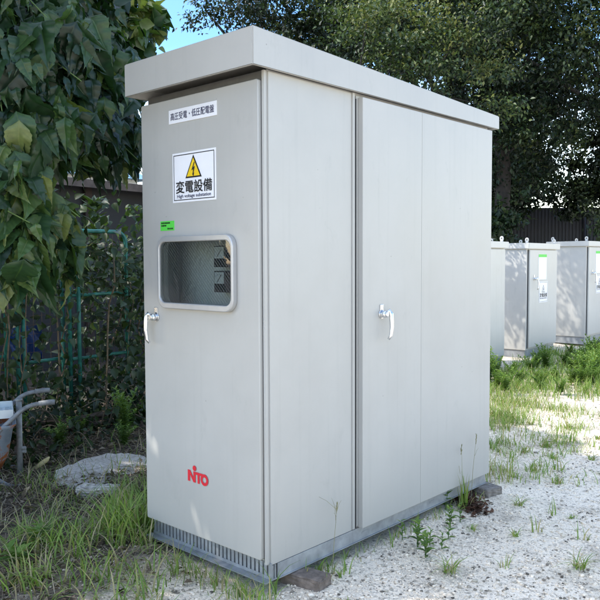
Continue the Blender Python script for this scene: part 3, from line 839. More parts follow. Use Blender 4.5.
# ------------------------------------------------------------------ evergreens behind
def ever():
    G = 'evergreen trees beyond the yard'
    A = [(-9.3, 7.6, 6.35, .5), (-8.7, 8.2, 6.1, .62), (-7.9, 7.6, 6.1, .7), (-7.5, 8.1, 5.6, .62), (-6.9, 8.2, 5.8, .8), (-6.3, 8.2, 5.5, .8), (-6.0, 8.5, 4.9, .7),
         (-8.2, 8.3, 6.9, .8), (-7.2, 8.6, 6.8, .9), (-6.2, 8.9, 6.7, .9), (-5.5, 8.9, 5.0, .62), (-5.6, 9.2, 5.9, .8), (-7.0, 8.6, 7.8, .9), (-6.0, 9.3, 7.6, .9), (-6.7, 8.6, 5.0, .7), (-7.6, 8.9, 7.4, .8), (-7.0, 8.9, 5.3, .7)]
    tree('evergreen_tree', (-6.9, 8.6, 0), (-6.7, 8.6, 6.4), .22, A, 2600, .082, M_leaf_ever,
         'dense evergreen tree rising behind the ridge of the tall cabinet beside the blue sky', group=G)
    # closer tree whose lit clusters hang just above the far end of the roof; it shades the small cabinets
    N_ = [(-4.45, 6.75, 3.55, .42), (-4.15, 6.9, 3.75, .42), (-3.95, 7.1, 3.95, .45), (-3.75, 7.2, 4.25, .5), (-4.3, 6.9, 4.3, .5), (-3.9, 7.3, 4.75, .55), (-4.6, 6.7, 4.9, .6), (-3.55, 7.4, 4.55, .4), (-3.40, 7.6, 3.35, .36), (-3.1, 7.75, 3.6, .38),
          (-4.2, 5.7, 3.2, .5), (-4.6, 5.5, 3.7, .5), (-3.9, 6.0, 2.8, .45), (-4.9, 5.6, 2.6, .6), (-3.3, 6.6, 2.6, .4), (-5.6, 6.2, 2.8, .7), (-5.3, 6.9, 4.3, .5), (-3.2, 7.8, 4.9, .5), (-3.3, 8.0, 4.2, .45), (-3.0, 8.1, 5.6, .5), (-5.0, 7.4, 5.3, .6), (-3.9, 8.0, 5.9, .6)]
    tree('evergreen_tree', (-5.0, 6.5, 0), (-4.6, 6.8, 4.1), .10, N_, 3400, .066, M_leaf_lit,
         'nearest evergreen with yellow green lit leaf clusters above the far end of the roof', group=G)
    Bc = [(-5.1, 9.9, 5.6, .8), (-5.0, 10.3, 4.7, .85), (-4.5, 10.2, 5.3, .8), (-4.7, 10.6, 4.1, .75), (-4.1, 10.6, 4.6, .8), (-4.2, 10.9, 3.6, .65), (-4.6, 10.0, 6.3, .9), (-3.9, 10.3, 6.1, .9), (-5.3, 9.6, 6.6, .8), (-4.5, 10.4, 7.4, 1.0), (-3.8, 10.9, 5.4, .8), (-4.9, 11.0, 3.3, .7), (-4.4, 11.5, 3.0, .7), (-4.0, 10.9, 3.9, .6)]
    tree('evergreen_tree', (-4.7, 11.2, 0), (-4.6, 10.9, 6.2), .2, Bc, 2400, .085, M_leaf_ever,
         'shadowed evergreen whose trunk stands behind the middle small cabinet', group=G)
    Cc = [(-3.5, 11.2, 5.6, .8), (-3.0, 11.0, 5.0, .8), (-3.2, 11.6, 4.4, .75), (-2.6, 11.3, 5.8, .9), (-2.5, 11.7, 4.6, .8), (-2.1, 11.9, 5.3, .9), (-3.6, 11.4, 6.6, 1.0), (-2.7, 11.6, 6.9, 1.0), (-1.9, 12.0, 4.0, .8), (-1.5, 12.2, 4.8, .9), (-1.6, 12.1, 6.0, 1.0), (-3.7, 11.6, 3.7, .5), (-1.75, 12.5, 3.3, .55), (-2.4, 12.0, 3.75, .5)]
    tree('evergreen_tree', (-1.6, 12.8, 0), (-2.3, 12.2, 6.2), .2, Cc, 2400, .085, M_leaf_ever,
         'tall evergreen tree at the right edge above the rightmost small cabinet', group=G)
    Dc = []
    rs = random.Random(5)
    for k in range(30):
        u = rs.uniform(-1, 1)
        Dc.append((-7.4+2.2*u+rs.uniform(-.3, .3), 13.2+1.9*u, rs.uniform(3.4, 9), rs.uniform(.8, 1.25)))
    for k in range(26):
        f = rs.random()
        Dc.append((-8.0+1.9*f, 12.3+1.6*f, rs.uniform(1.3, 4.6), rs.uniform(.65, .9)))
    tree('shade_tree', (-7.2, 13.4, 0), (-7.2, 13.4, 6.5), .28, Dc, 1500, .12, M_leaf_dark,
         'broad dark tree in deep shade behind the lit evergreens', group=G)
    Ec = []
    for k in range(30):
        u = rs.uniform(-1, 1)
        Ec.append((-3.6+2.6*u, 15.2+2.2*u+rs.uniform(-.5, .5), rs.uniform(5.0, 9.2), rs.uniform(.8, 1.2)))
    for u, z, r in ((-.8, 4.4, .6), (-.35, 4.75, .5), (-.95, 3.7, .5), (.05, 4.7, .55), (.4, 4.5, .6), (.75, 4.2, .7), (-.7, 3.2, .4), (-.05, 3.55, .28), (.15, 3.1, .35), (.5, 3.5, .5), (.9, 3.4, .7), (.7, 2.9, .6)):
        Ec.append((-4.2+2.4*u, 15.0+2.2*u, z, r))
    for k in range(85):
        u = rs.uniform(-1.25, .5)
        Ec.append((-4.2+2.4*u, 15.0+2.2*u+rs.uniform(-.3, .3), rs.uniform(2.6, 4.7), rs.uniform(.24, .42)))
    for k in range(34):
        u = rs.uniform(-1.2, .3)
        Ec.append((-4.0+2.4*u, 14.7+2.2*u+rs.uniform(-.2, .2), rs.uniform(2.4, 3.1), rs.uniform(.24, .36)))
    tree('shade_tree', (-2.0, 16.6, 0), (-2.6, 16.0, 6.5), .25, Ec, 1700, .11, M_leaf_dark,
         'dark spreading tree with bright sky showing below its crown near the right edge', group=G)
ever()
def shrub(x, y, h, r, per, size, mat, label, tr=(0, 1), n=7, seed=1):
    rs = random.Random(seed)
    cl = []
    for k in range(n):
        a = rs.uniform(0, 6.28); q = rs.uniform(.1, .75)*r
        cl.append((x+math.cos(a)*q, y+math.sin(a)*q, rs.uniform(.3, .82)*h, r*rs.uniform(.42, .6)))
    return tree('shrub', (x, y, 0), (x, y, h*.7), .03, cl, per, size, mat, label, 'shrub', 'shrubs under the trees', tr)
shrub(-4.45, 10.5, 2.7, .9, 1300, .12, M_leaf_ever, 'leafy shrub showing just above the lifting eye of the middle small cabinet', (.2, .9), seed=3)
shrub(-2.75, 11.75, 2.9, .8, 1300, .12, M_leaf_ever, 'bright green shrub above the rightmost small cabinet at the frame edge', (.4, 1), seed=4)
shrub(-5.9, 10.9, 2.9, 1.1, 700, .12, M_leaf_dark, 'dark shaded shrub close behind the far rear edge of the tall cabinet', seed=6, n=10)

# ------------------------------------------------------------------ dark corrugated fence on the right, behind
bm = bmesh.new()
o_, d_ = Vector((-8.5, 14.2, 0)), Vector((.735, .678, 0)).normalized()
nrm = Vector((d_.y, -d_.x, 0))
n = 330
prof = [(0, 0), (.03, .0), (.045, .018), (.075, .018), (.09, 0)]
v = []
for k in range(110):
    for s, h in prof[:-1]:
        p = o_+d_*(k*.09+s)+nrm*h
        v.append((bm.verts.new((p.x, p.y, .05)), bm.verts.new((p.x, p.y, 2.72))))
for a, b in zip(v, v[1:]): bm.faces.new((a[0], b[0], b[1], a[1]))
fr = empty('corrugated_fence', (-5, 17.4, 0), 'dark blue grey corrugated metal fence behind the row of small cabinets', 'fence')
build('panel', bm, M_darkmetal, fr)
for k in range(6):
    p = o_+d_*(k*1.9+.4)+nrm*.06
    bm = bmesh.new(); tube(bm, [(p.x, p.y, 0), (p.x, p.y, 2.74)], .03, 10)
    build('post', bm, M_darkmetal, fr)

# ------------------------------------------------------------------ shed and house on the left
sh = empty('shed', (-7.6, .8, 0), 'dark timber shed with a weathered eave behind the overgrown fence', 'shed')
bm = bmesh.new(); bx(bm, -9.0, -6.5, -3.2, 4.3, 0, 2.42)
build('wall', bm, M_shed, sh)
for y in (-2.6, -1.2, .2, 1.7, 3.10, 4.24):
    bm = bmesh.new(); bx(bm, -6.498, -6.44, y, y+.10, 0, 2.40)
    build('post', bm, M_shedpost, sh)
for y in (-1.9, .95):
    bm = bmesh.new(); bx(bm, -6.498, -6.47, y-.38, y+.38, 1.0, 1.8)
    w_ = build('window', bm, M_shedpost, sh)
    bm = bmesh.new(); bx(bm, -6.469, -6.465, y-.33, y+.33, 1.05, 1.75)
    build('pane', bm, M_glassdark, w_)
bm = bmesh.new()
vs = [bm.verts.new(p) for p in ((-6.15, -3.5, 2.40), (-6.15, 4.6, 2.30), (-9.3, 4.6, 2.72), (-9.3, -3.5, 2.82), (-6.15, -3.5, 2.50), (-6.15, 4.6, 2.40), (-9.3, 4.6, 2.82), (-9.3, -3.5, 2.92))]
for q in ((3, 2, 1, 0), (4, 5, 6, 7), (0, 1, 5, 4), (1, 2, 6, 5), (2, 3, 7, 6), (3, 0, 4, 7)): bm.faces.new([vs[i] for i in q])
build('roof', bm, M_eave, sh)
ho = empty('house', (-22.5, 8.5, 0), 'distant pale house with light blue roof glimpsed over the shed', 'house')
bm = bmesh.new(); bx(bm, -27, -20.0, 4.5, 13.5, 0, 4.3)
build('wall', bm, M_housewall, ho)
bm = bmesh.new()
vs = [bm.verts.new(p) for p in ((-19.6, 4.1, 4.25), (-19.6, 13.9, 4.25), (-23.5, 13.9, 5.7), (-23.5, 4.1, 5.7), (-27.4, 13.9, 4.25), (-27.4, 4.1, 4.25))]
for q in ((0, 1, 2, 3), (3, 2, 4, 5), (0, 3, 5), (1, 4, 2), (0, 5, 4, 1)): bm.faces.new([vs[i] for i in q])
build('roof', bm, M_blueroof, ho)
for y in (6, 9, 12):
    bm = bmesh.new(); bx(bm, -19.998, -19.95, y-.6, y+.6, 2.6, 3.7)
    build('window', bm, M_glassdark, ho)

# ------------------------------------------------------------------ teal tube fence frames, overgrown
def fence_frame(x, y0, y1, h, label, mids, posts, top=True, lean=0.0):
    r = empty('tube_frame', (x, (y0+y1)/2, 0), label, 'fence', 'teal tube frames leaning by the shed')
    bm = bmesh.new()
    if top:
        tube(bm, arc([(x, y0, .02), (x+lean, y0, h), (x+lean, y1, h), (x, y1, .02)], .11, 6), .017, 9)
    else:
        tube(bm, [(x, y0, .02), (x+lean, y0, h)], .021, 9); tube(bm, [(x, y1, .02), (x+lean, y1, h)], .017, 9)
    build('frame', bm, M_teal, r)
    for z in mids:
        bm = bmesh.new(); tube(bm, [(x+lean*z/h, y0+.018, z), (x+lean*z/h, y1-.018, z+.01)], .014, 8)
        build('rail', bm, M_teal, r)
    for y in posts:
        bm = bmesh.new(); tube(bm, [(x+.03, y, .03), (x+lean+.03, y, h-.03)], .017, 8)
        build('upright', bm, M_teal, r)
    bm = bmesh.new()      # wire mesh
    y = y0+.06
    while y < y1-.02:
        tube(bm, [(x+.001, y, .08), (x+lean, y, h-.02)], .0018, 4, cap=False); y += .075
    z = .12
    while z < h:
        tube(bm, [(x+lean*z/h, y0+.02, z), (x+lean*z/h, y1-.02, z)], .0018, 4, cap=False); z += .075
    build('wire_mesh', bm, M_rust, r)
fence_frame(-3.50, 1.13, 1.70, 1.65, 'teal tube frame with rounded top corner behind the left edge of the tall cabinet', (1.10, .56), (1.20,))
fence_frame(-3.56, .70, 1.10, 1.24, 'short teal tube frame with double post behind the wheelbarrow', (.56,), (.735,), top=False)
fence_frame(-3.60, -.4, .62, 1.45, 'teal tube frame at the left edge behind the drooping leaves', (.62, 1.0), (.1,))
bm = bmesh.new()
tube(bm, [(-3.36, .45, .12), (-3.28, 1.0, .09), (-3.22, 1.9, .14)], .024, 8)
tube(bm, [(-3.28, .5, .04), (-3.20, 1.2, .045), (-3.20, 1.8, .05)], .020, 8)
tag(build('steel_pipe', bm, M_rust), 'pair of dull rusty pipes lying along the foot of the teal frames', 'pipe')
bm = bmesh.new()
tube(bm, [(-2.36, .09, -.02), (-2.37, .10, .50)], .019, 10)
for z in (.17, .19): tube(bm, [(-2.39, .075, z), (-2.34, .125, z)], .012, 8)
tube(bm, [(-2.37, .10, .50), (-2.37, .10, .512)], [.025, .022], 10)
tag(build('metal_stake', bm, simple('grey_galvanised_pipe', (.25, .26, .26), .6, .3, .35, 20, .1)), 'short grey metal stake with clamp standing beside the wheelbarrow tray', 'stake')
bm = bmesh.new()
vs = {}
for i in range(9):
    for k in range(9):
        vs[i, k] = bm.verts.new((-3.85+.03*math.sin(i*1.7+k), .78+i*.035, .55+k*.035+.02*math.sin(i*2.1)))
for i in range(8):
    for k in range(8): bm.faces.new((vs[i, k], vs[i+1, k], vs[i+1, k+1], vs[i, k+1]))
tag(build('plastic_sheet', bm, M_tarp, smooth=True), 'crumpled blue plastic sheet glimpsed behind the teal frames', 'sheet')

# vine tangle over the frames
def vines():
    n = 16500
    y = rng.uniform(-1.2, 3.4, n); z = rng.random(n)**.85*1.95; x = -3.50+.26*rng.normal(size=n)-.08*z
    dens = .5+.5*np.sin(3.1*y+1.7*z)*np.sin(4.3*z-2.0*y+.5)
    right = np.clip((y-.95)/.5, 0, 1)
    keep = rng.random(n) < (.25+.75*dens)*(.5+.5*right) * np.where(z > 1.62, .35, 1)
    P = np.stack([x, y, z], 1)[keep]; n = len(P)
    ax = unit(rng.normal(size=P.shape)*.8+np.array([.5, -.3, -.4])); nr = unit(rng.normal(size=P.shape)*.5+np.array([.6, -.35, .7]))
    V, F = leaf_fine(P, ax, nr, .045+.06*rng.random(n), .66)
    # low growth at the foot of the frames
    m = 3600
    y2 = rng.uniform(-1.0, 3.2, m); x2 = rng.uniform(-3.9, -2.5, m); z2 = rng.random(m)**1.6*.42*np.clip((-2.3-x2), .2, 1)
    P2 = np.stack([x2, y2, z2], 1)
    V2, F2 = leaf_fine(P2, unit(rng.normal(size=P2.shape)+np.array([.2, -.2, .5])), unit(rng.normal(size=P2.shape)*.5+np.array([.4, -.3, .8])), .035+.05*rng.random(m), .5)
    t = np.concatenate([np.clip(.4+.22*rng.normal(size=n)+.15*(P[:, 2]-.6), 0, 1), np.clip(.4+.25*rng.normal(size=m), 0, 1)])
    me = np_mesh('vine_tangle', np.concatenate([V, V2]), np.concatenate([F, F2+len(V)]), np.repeat(t, 18), True)
    o = link('vine_tangle', me, M_leaf_vine); tag(o, 'leafy vines and creepers tangled over the teal frames', 'vines', kind='stuff')
    bm = bmesh.new()
    rs = random.Random(2)
    for k in range(20):
        y = rs.uniform(-.6, 2.6); x = -3.42+rs.uniform(-.15, .25); z = 0
        p = [(x, y, 0)]
        for i in range(6):
            x += rs.uniform(-.05, .05); y += rs.uniform(-.06, .06); z += rs.uniform(.12, .3)
            p.append((x, y, z))
        tube(bm, p, [rs.uniform(.003, .008)]*6+[.002], 5, cap=False)
    for k in range(60):
        y = rs.uniform(.2, 2.4); x = -3.2+rs.uniform(-.2, .5)
        a = rs.uniform(0, 6.28); l = rs.uniform(.2, .6)
        p = [(x, y, .03), (x+math.cos(a)*l*.5, y+math.sin(a)*l*.5, rs.uniform(.1, .4)), (x+math.cos(a)*l, y+math.sin(a)*l, rs.uniform(0, .35))]
        tube(bm, arc(p, .2, 5), rs.uniform(.002, .005), 5, cap=False)
    tag(build('dry_vine_stems', bm, M_rope), 'dry brown vine stems hanging and trailing around the teal frames', 'vines', kind='stuff')
vines()

# ------------------------------------------------------------------ wheelbarrow
def wheelbarrow():
    g = Vector((-2.09, .155, 0))       # point on the ground under the near grip
    ca, sa = math.cos(R(23)), math.sin(R(23))
    u0 = Vector((-.745, -.667, 0)); w0 = Vector((-.667, .745, 0))
    u = u0*ca-w0*sa; w = w0*ca+u0*sa   # u: towards the wheel, w: across, away from the viewer
    def P(s, t, z): return g+u*s+w*t+Vector((0, 0, z))
    r = empty('wheelbarrow', P(.5, .2, 0), 'old blue grey wheelbarrow with rust patches parked at the left edge', 'wheelbarrow')
    mt = simple('worn_steel_tube', (.22, .23, .24), .6, .15, .35, 25, .08)
    bm = bmesh.new()
    for t in (0, .46):
        k = .12 if t else 0
        tube(bm, arc([P(0, t, .515), P(.13, t, .505), P(.50, t+.02-k*.1, .17), P(.80, .08+t*.66, .16), P(1.05, .19+t*.17, .17)], .10, 6), .0140, 10)
    build('handle_frame', bm, mt, r)
    for t in (0, .46):
        bm = bmesh.new(); tube(bm, [P(-.035, t, .515), P(.0, t, .516), P(.06, t, .512)], [.0165, .017, .0165], 10)
        build('grip', bm, mt, r)
        bm = bmesh.new(); tube(bm, arc([P(.62, t, .17), P(.44, t, .165), P(.24, t, .012), P(.17, t, .008)], .05, 4), .014, 8)
        build('leg', bm, mt, r)
    # tray: flared pan with rolled rim
    bm = bmesh.new()
    def loop(s0, s1, t0, t1, z, zf):
        pts = rrect(s0, s1, t0, t1, .07, 5)
        return [bm.verts.new(P(p[0], p[1], z+zf*(p[0]-s0))) for p in pts]
    A = [loop(.19, 1.0, -.02, .52, .385, .05), loop(.21, .95, .0, .50, .36, .05), loop(.24, .88, .05, .45, .18, 0.03), loop(.28, .83, .09, .41, .095, .0)]
    for a, b in zip(A, A[1:]):
        for i in range(len(a)):
            j = (i+1) % len(a); f = bm.faces.new((a[i], a[j], b[j], b[i])); f.smooth = True
    bm.faces.new(A[-1])
    tr_ = build('tray', bm, M_tray, r)
    md = tr_.modifiers.new('thick', 'SOLIDIFY'); md.thickness = .006
    bm = bmesh.new(); c = P(1.08, .23, .17)
    tube(bm, [c+(u*math.cos(a)+Vector((0, 0, 1))*math.sin(a))*.13 for a in [2*math.pi*k/24 for k in range(25)]], .04, 10, cap=False)
    wh = build('wheel', bm, M_gapblack, r)
    bm = bmesh.new(); tube(bm, [c-w*.03, c+w*.03], .10, 20); tube(bm, [c-w*.10, c+w*.10], .012, 8)
    build('rim', bm, mt, wh)
    # white perforated tray resting over the pan
    bm = bmesh.new()
    s0, s1, t0, t1, z = .22, .60, .10, .40, .420
    nx, nyy = 10, 5
    q = Matrix((( u.x, w.x, 0, g.x), (u.y, w.y, 0, g.y), (0, 0, 1, 0), (0, 0, 0, 1)))
    for i in range(nx+1):
        s = s0+(s1-s0)*i/nx; bx(bm, s-.007, s+.007, t0, t1, z, z+.010, mat=q)
    for i in range(nyy+1):
        t = t0+(t1-t0)*i/nyy; bx(bm, s0-.009, s1+.009, t-.007, t+.007, z+.0015, z+.0115, mat=q)
    for t in (t0-.008, t1+.008): bx(bm, s0-.014, s1+.014, t-.004, t+.004, z-.002, z+.05, mat=q)
    for s in (s0-.012, s1+.012): bx(bm, s-.004, s+.004, t0-.003, t1+.003, z-.001, z+.049, mat=q)
    tag(build('plastic_tray', bm, M_crate), 'white perforated plastic tray lying on top of the wheelbarrow', 'tray')
wheelbarrow()

# broken concrete slab, husk, bark heap
def concrete_slab():
    # outline on the ground
    pl = [(-2.17, .25), (-2.25, .45), (-2.27, .68), (-2.17, .80), (-2.02, .84), (-1.80, .74), (-1.76, .60), (-1.85, .48), (-1.74, .32), (-1.80, .14), (-1.98, .12)]
    cx = sum(p[0] for p in pl)/len(pl); cy = sum(p[1] for p in pl)/len(pl)
    bm = bmesh.new(); rs = random.Random(4)
    fine = []
    for i in range(len(pl)):
        a, b = pl[i], pl[(i+1) % len(pl)]
        for k in range(5):
            f = k/5; fine.append((a[0]+(b[0]-a[0])*f+rs.uniform(-.012, .012), a[1]+(b[1]-a[1])*f+rs.uniform(-.012, .012)))
    rings = []
    for k, (s, z) in enumerate(((1.03, -.03), (1.0, .015), (.985, .040), (.95, .048), (.6, .052), (.25, .055))):
        rings.append([bm.verts.new((cx+(p[0]-cx)*s+rs.uniform(-.006, .006), cy+(p[1]-cy)*s+rs.uniform(-.006, .006), z+rs.uniform(-.003, .003)+.05*(cx-p[0]))) for p in fine])
    for a, b in zip(rings, rings[1:]):
        for i in range(len(a)):
            j = (i+1) % len(a); bm.faces.new((a[i], a[j], b[j], b[i]))
    bm.faces.new(rings[-1])
    tag(build('concrete_slab', bm, M_stone), 'flat broken slab of pale concrete lying in the weeds left of the tall cabinet', 'slab')
concrete_slab()
slab('stone', -1.62, .20, .22, .10, .06, R(35), gz(-1.62, .2)-.015, M_stone, 'small pale chunk of rubble in the litter in front of the concrete slab', 'stone', rough=.014, seed=12)
bm = bmesh.new()
tube(bm, [(-2.405, .22, .022), (-2.395, .238, .040), (-2.38, .262, .060), (-2.365, .285, .080), (-2.358, .297, .095)], [.006, .014, .017, .014, .004], 10)
tag(build('dry_husk', bm, M_pod, smooth=True), 'pale yellow dry husk caught in the weeds beside the wheelbarrow', 'husk')

def bark_heap():
    n = 420
    t = rng.random(n); x = -.08+.24*t+.05*rng.normal(size=n)*(1-.3*t); y = 1.62-.14*t+.045*rng.normal(size=n)
    z = gh(x, y)+.03*rng.random(n)*(1-.4*t)+.004
    P = np.stack([x, y, z], 1)
    V, F = leaf_cloud(P, unit(rng.normal(size=P.shape)*np.array([1, 1, .35])), unit(rng.normal(size=P.shape)*.6+np.array([0, 0, 1])), .018+.03*rng.random(n), .5)
    me = np_mesh('bark_heap', V, F, np.repeat(rng.random(n)*.55, 4))
    m = leafmat('rust_brown_bark', [(0, (.035, .018, .012)), (.5, (.10, .05, .03)), (1, (.17, .10, .06))], .05, .85, .2)
    tag(link('bark_heap', me, m), 'little heap of rust brown bark scraps beside the far right block', 'debris', kind='stuff')
bark_heap()

# ------------------------------------------------------------------ grass, litter, weeds
def blades(x, y, h, lean, width, tint, seg=4, z=None):
    n = len(x)
    a = rng.random(n)*6.283
    dx, dy = np.cos(a), np.sin(a)
    z0 = gh(x, y)-.005 if z is None else z
    rows = []
    for k in range(seg+1):
        f = k/seg
        px = x+dx*lean*h*f**1.8; py = y+dy*lean*h*f**1.8
        pz = z0+h*(f-.42*np.minimum(lean, 1.3)*f*f*f)
        w = width*(1-f**1.6)*.5+.0002
        rows.append(np.stack([np.stack([px-dy*w, py+dx*w, pz], 1), np.stack([px+dy*w, py-dx*w, pz], 1)], 1))
    V = np.stack(rows, 1).reshape(n, -1, 3)
    i = (np.arange(n)*(seg+1)*2)[:, None]
    F = np.concatenate([np.stack([i+2*k, i+2*k+1, i+2*k+3, i+2*k+2], -1) for k in range(seg)], 1).reshape(-1, 4)
    return V.reshape(-1, 3), F, np.repeat(tint, (seg+1)*2)

def grass():
    X, Y, Hh_, Ln, Wd, Tn = [], [], [], [], [], []
    def patch(cx, cy, r, n, h, ln, w, t0, t1, dry=.15):
        q = r*np.sqrt(rng.random(n)); a = rng.random(n)*6.283
        X.append(cx+q*np.cos(a)); Y.append(cy+q*np.sin(a))
        Hh_.append(h*(.45+.75*rng.random(n))); Ln.append(ln*(.4+1.1*rng.random(n))); Wd.append(w*(.7+.6*rng.random(n)))
        t = t0+(t1-t0)*rng.random(n); t = np.where(rng.random(n) < dry, .82+.18*rng.random(n), t); Tn.append(t)
    # left foreground
    for (x, y) in [(-1.11, -.54), (-.68, -.58), (-1.05, -.15), (-1.22, .08), (-.90, -.06), (-.51, -.55), (-.35, -.42), (-.78, -.67), (-1.46, .31), (-.93, -.39), (-.95, .12), (-.88, .3), (-1.1, .35), (-.62, -.40), (-1.3, -.35), (-.25, -.62), (-.45, -.3)]:
        patch(x, y, rng.uniform(.08, .2), 75 if x < -.75 else 30, rng.uniform(.12, .24), .85, .0075, .35, .80, .3)
    for (x, y) in [(-.92, .02), (-.98, .18), (-.86, -.12), (-1.02, -.05)]:
        patch(x, y, .11, 60, .27, .55, .008, .45, .78, .1)
    patch(-1.3, -.2, 1.0, 240, .14, .8, .005, .1, .8, .45)
    for (x, y) in [(-1.5, .1), (-1.3, .22), (-1.62, -.12), (-1.75, .02), (-1.4, .45), (-1.9, .0), (-2.1, .1), (-1.15, .55)]:
        patch(x, y, rng.uniform(.08, .2), 26, .14, .9, .0065, .3, .8, .35)
    patch(-2.0, .3, .9, 420, .16, .8, .005, .1, .6, .4)
    patch(-.6, -.4, .6, 150, .13, .8, .005, .2, .7, .3)
    for x in np.linspace(-.75, -.05, 9):
        patch(x, -.10+.05*rng.normal(), .08, 26, .13, .7, .005, .3, .75, .3)
    patch(.0, -.08, .10, 60, .16, .6, .006, .3, .7, .2)
    patch(.03, .30, .12, 70, .10, .8, .006, .3, .7, .2)
    for y in np.linspace(.3, 1.75, 14):
        patch(.03+.02*rng.normal(), y, .05, 12, .09, .6, .004, .3, .8, .4)
    # beyond the cabinet on the right: thin band, then denser towards the small cabinets
    patch(-.05, 2.05, .12, 60, .22, .4, .004, .5, .95, .5)
    for k in range(60):
        y = rng.uniform(2.1, 4.6); x = -.25-.28*(y-2.2)+rng.uniform(-.45, .75)
        patch(x, y, rng.uniform(.06, .2), 30, .11, .8, .005, .35, .8, .18)
    for k in range(40):
        y = rng.uniform(3.2, 5.2); x = -.55-.30*(y-3)+rng.uniform(-.5, .25)
        patch(x, y, rng.uniform(.1, .28), 52, .14, .7, .0055, .35, .82, .22)
    for k in range(75):
        y = rng.uniform(4.6, 8.8); x = -1.4-.10*(y-4.6)+rng.uniform(-.65, .8)
        patch(x, y, rng.uniform(.12, .3), 60, .18, .6, .007, .2, .75, .12)
    for k in range(30):
        y = rng.uniform(4.0, 8.0); x = rng.uniform(-.8, .9)
        patch(x, y, rng.uniform(.05, .2), 30, .12, .7, .006, .3, .9, .3)
    x, y = np.concatenate(X), np.concatenate(Y)
    ok = ~((x < -.01) & (x > -.83) & (y > -.05) & (y < 1.86))
    V, F, T = blades(x[ok], y[ok], np.concatenate(Hh_)[ok], np.concatenate(Ln)[ok], np.concatenate(Wd)[ok], np.concatenate(Tn)[ok])
    tag(link('grass', np_mesh('grass', V, F, T), M_grass), 'rough green and straw coloured grass around the cabinets', 'grass', kind='stuff')
grass()

def litter():
    n = 9000
    x = rng.uniform(-3.4, -.25, n); y = rng.uniform(-1.0, 1.5, n)
    keep = (rng.random(n) < soil_amount(x, y)*(.35+.65*(np.sin(4*x+1)*np.sin(3.2*y) > -.3))) & ~((x > -.83) & (y > -.05))
    x, y = x[keep], y[keep]; n = len(x)
    P = np.stack([x, y, gh(x, y)+.004+.022*rng.random(n)], 1)
    V, F = leaf_cloud(P, unit(rng.normal(size=P.shape)*np.array([1, 1, .25])), unit(rng.normal(size=P.shape)*.5+np.array([0, 0, 1])), .02+.045*rng.random(n)**2, .45, .6)
    T = np.repeat(rng.random(n), 4)
    # dry straws
    m = 4200
    xs = rng.uniform(-3.0, -.2, m); ys = rng.uniform(-.9, 1.1, m)
    k2 = (rng.random(m) < .15+soil_amount(xs, ys)) & ~((xs > -.83) & (ys > -.05)); xs, ys = xs[k2], ys[k2]; m = len(xs)
    a = rng.random(m)*6.28; l = .05+.22*rng.random(m)**2
    p0 = np.stack([xs, ys, gh(xs, ys)+.008+.02*rng.random(m)], 1); p1 = p0+np.stack([np.cos(a)*l, np.sin(a)*l, .03*rng.normal(size=m)], 1)
    w = np.stack([-np.sin(a), np.cos(a), 0*a], 1)*.0022
    V2 = np.stack([p0-w, p0+w, p1+w*.5, p1-w*.5], 1).reshape(-1, 3)
    i = np.arange(m)*4
    F2 = np.concatenate([np.stack([i, i+1, i+2], 1), np.stack([i, i+2, i+3], 1)])
    me = np_mesh('leaf_litter', np.concatenate([V, V2]), np.concatenate([F, F2+len(V)]), np.concatenate([T, np.repeat(.5+.5*rng.random(m), 4)]))
    tag(link('leaf_litter', me, M_litter), 'brown dead leaves and straw covering the soil left of the cabinet', 'leaf litter', kind='stuff')
litter()

def weed_mesh(h, n, size, seed, stems=1, width=.42, spread=.25):
    rs = np.random.default_rng(seed)
    bm = bmesh.new(); P, A, Nn, S, T = [], [], [], [], []
    for s in range(stems):
        a = rs.random()*6.28; ln = spread*rs.random()*(0 if stems == 1 else 1)+.05
        hh = h*(.65+.35*rs.random()) if stems > 1 else h
        top = Vector((math.cos(a)*ln*hh, math.sin(a)*ln*hh, hh))
        pts = [Vector((top.x*f*f, top.y*f*f, top.z*f-.01)) for f in (0, .35, .7, 1)]
        tube(bm, pts, [.003, .0026, .002, .001], 5)
        for k in range(n):
            f = .18+.82*(k+.5)/n
            th = k*2.4+rs.random()*.6
            P.append((top.x*f*f, top.y*f*f, top.z*f-.01))
            A.append((math.cos(th), math.sin(th), .35+.9*f*f*rs.random()+.1)); Nn.append((-.4*math.cos(th), -.4*math.sin(th), 1))
            S.append(size*(.65+.5*rs.random())*(1.1-.45*f)); T.append(min(1, max(0, .35+.35*f+.15*rs.normal())))
    V, F = leaf_fine(np.array(P), np.array(A), np.array(Nn), np.array(S), width)
    sm = bpy.data.meshes.new('stem'); bm.to_mesh(sm); bm.free()
    sm.materials.append(M_gstem)
    lm = np_mesh('leaves', V, F, np.repeat(T, 18), True); lm.materials.append(M_leaf_weed)
    return sm, lm

def place(root, sm, lm):
    for nm, me in (('stem', sm), ('leaves', lm)):
        o = bpy.data.objects.new(nm, me); col.objects.link(o); o.parent = root
W_small = [weed_mesh(.11, 9, .05, 1), weed_mesh(.085, 8, .045, 2), weed_mesh(.13, 12, .05, 3, 2)]
W_tall = [weed_mesh(.30, 34, .062, 5, 7, .45, .6), weed_mesh(.38, 40, .068, 6, 8, .42, .6), weed_mesh(.24, 30, .058, 7, 8, .55, .9), weed_mesh(.33, 38, .065, 8, 7, .4, .6)]
def weeds(spots, protos, label, group, name='weed', smin=.8, smax=1.2, seed=0):
    rs = random.Random(seed)
    for i, p in enumerate(spots):
        r = empty(name, (p[0], p[1], gz(p[0], p[1])-.004), label if isinstance(label, str) else label[i], 'weed', group, rs.uniform(0, 6.28))
        k = rs.uniform(smin, smax); r.scale = (k, k, k*rs.uniform(.85, 1.2))
        place(r, *protos[rs.randrange(len(protos))])
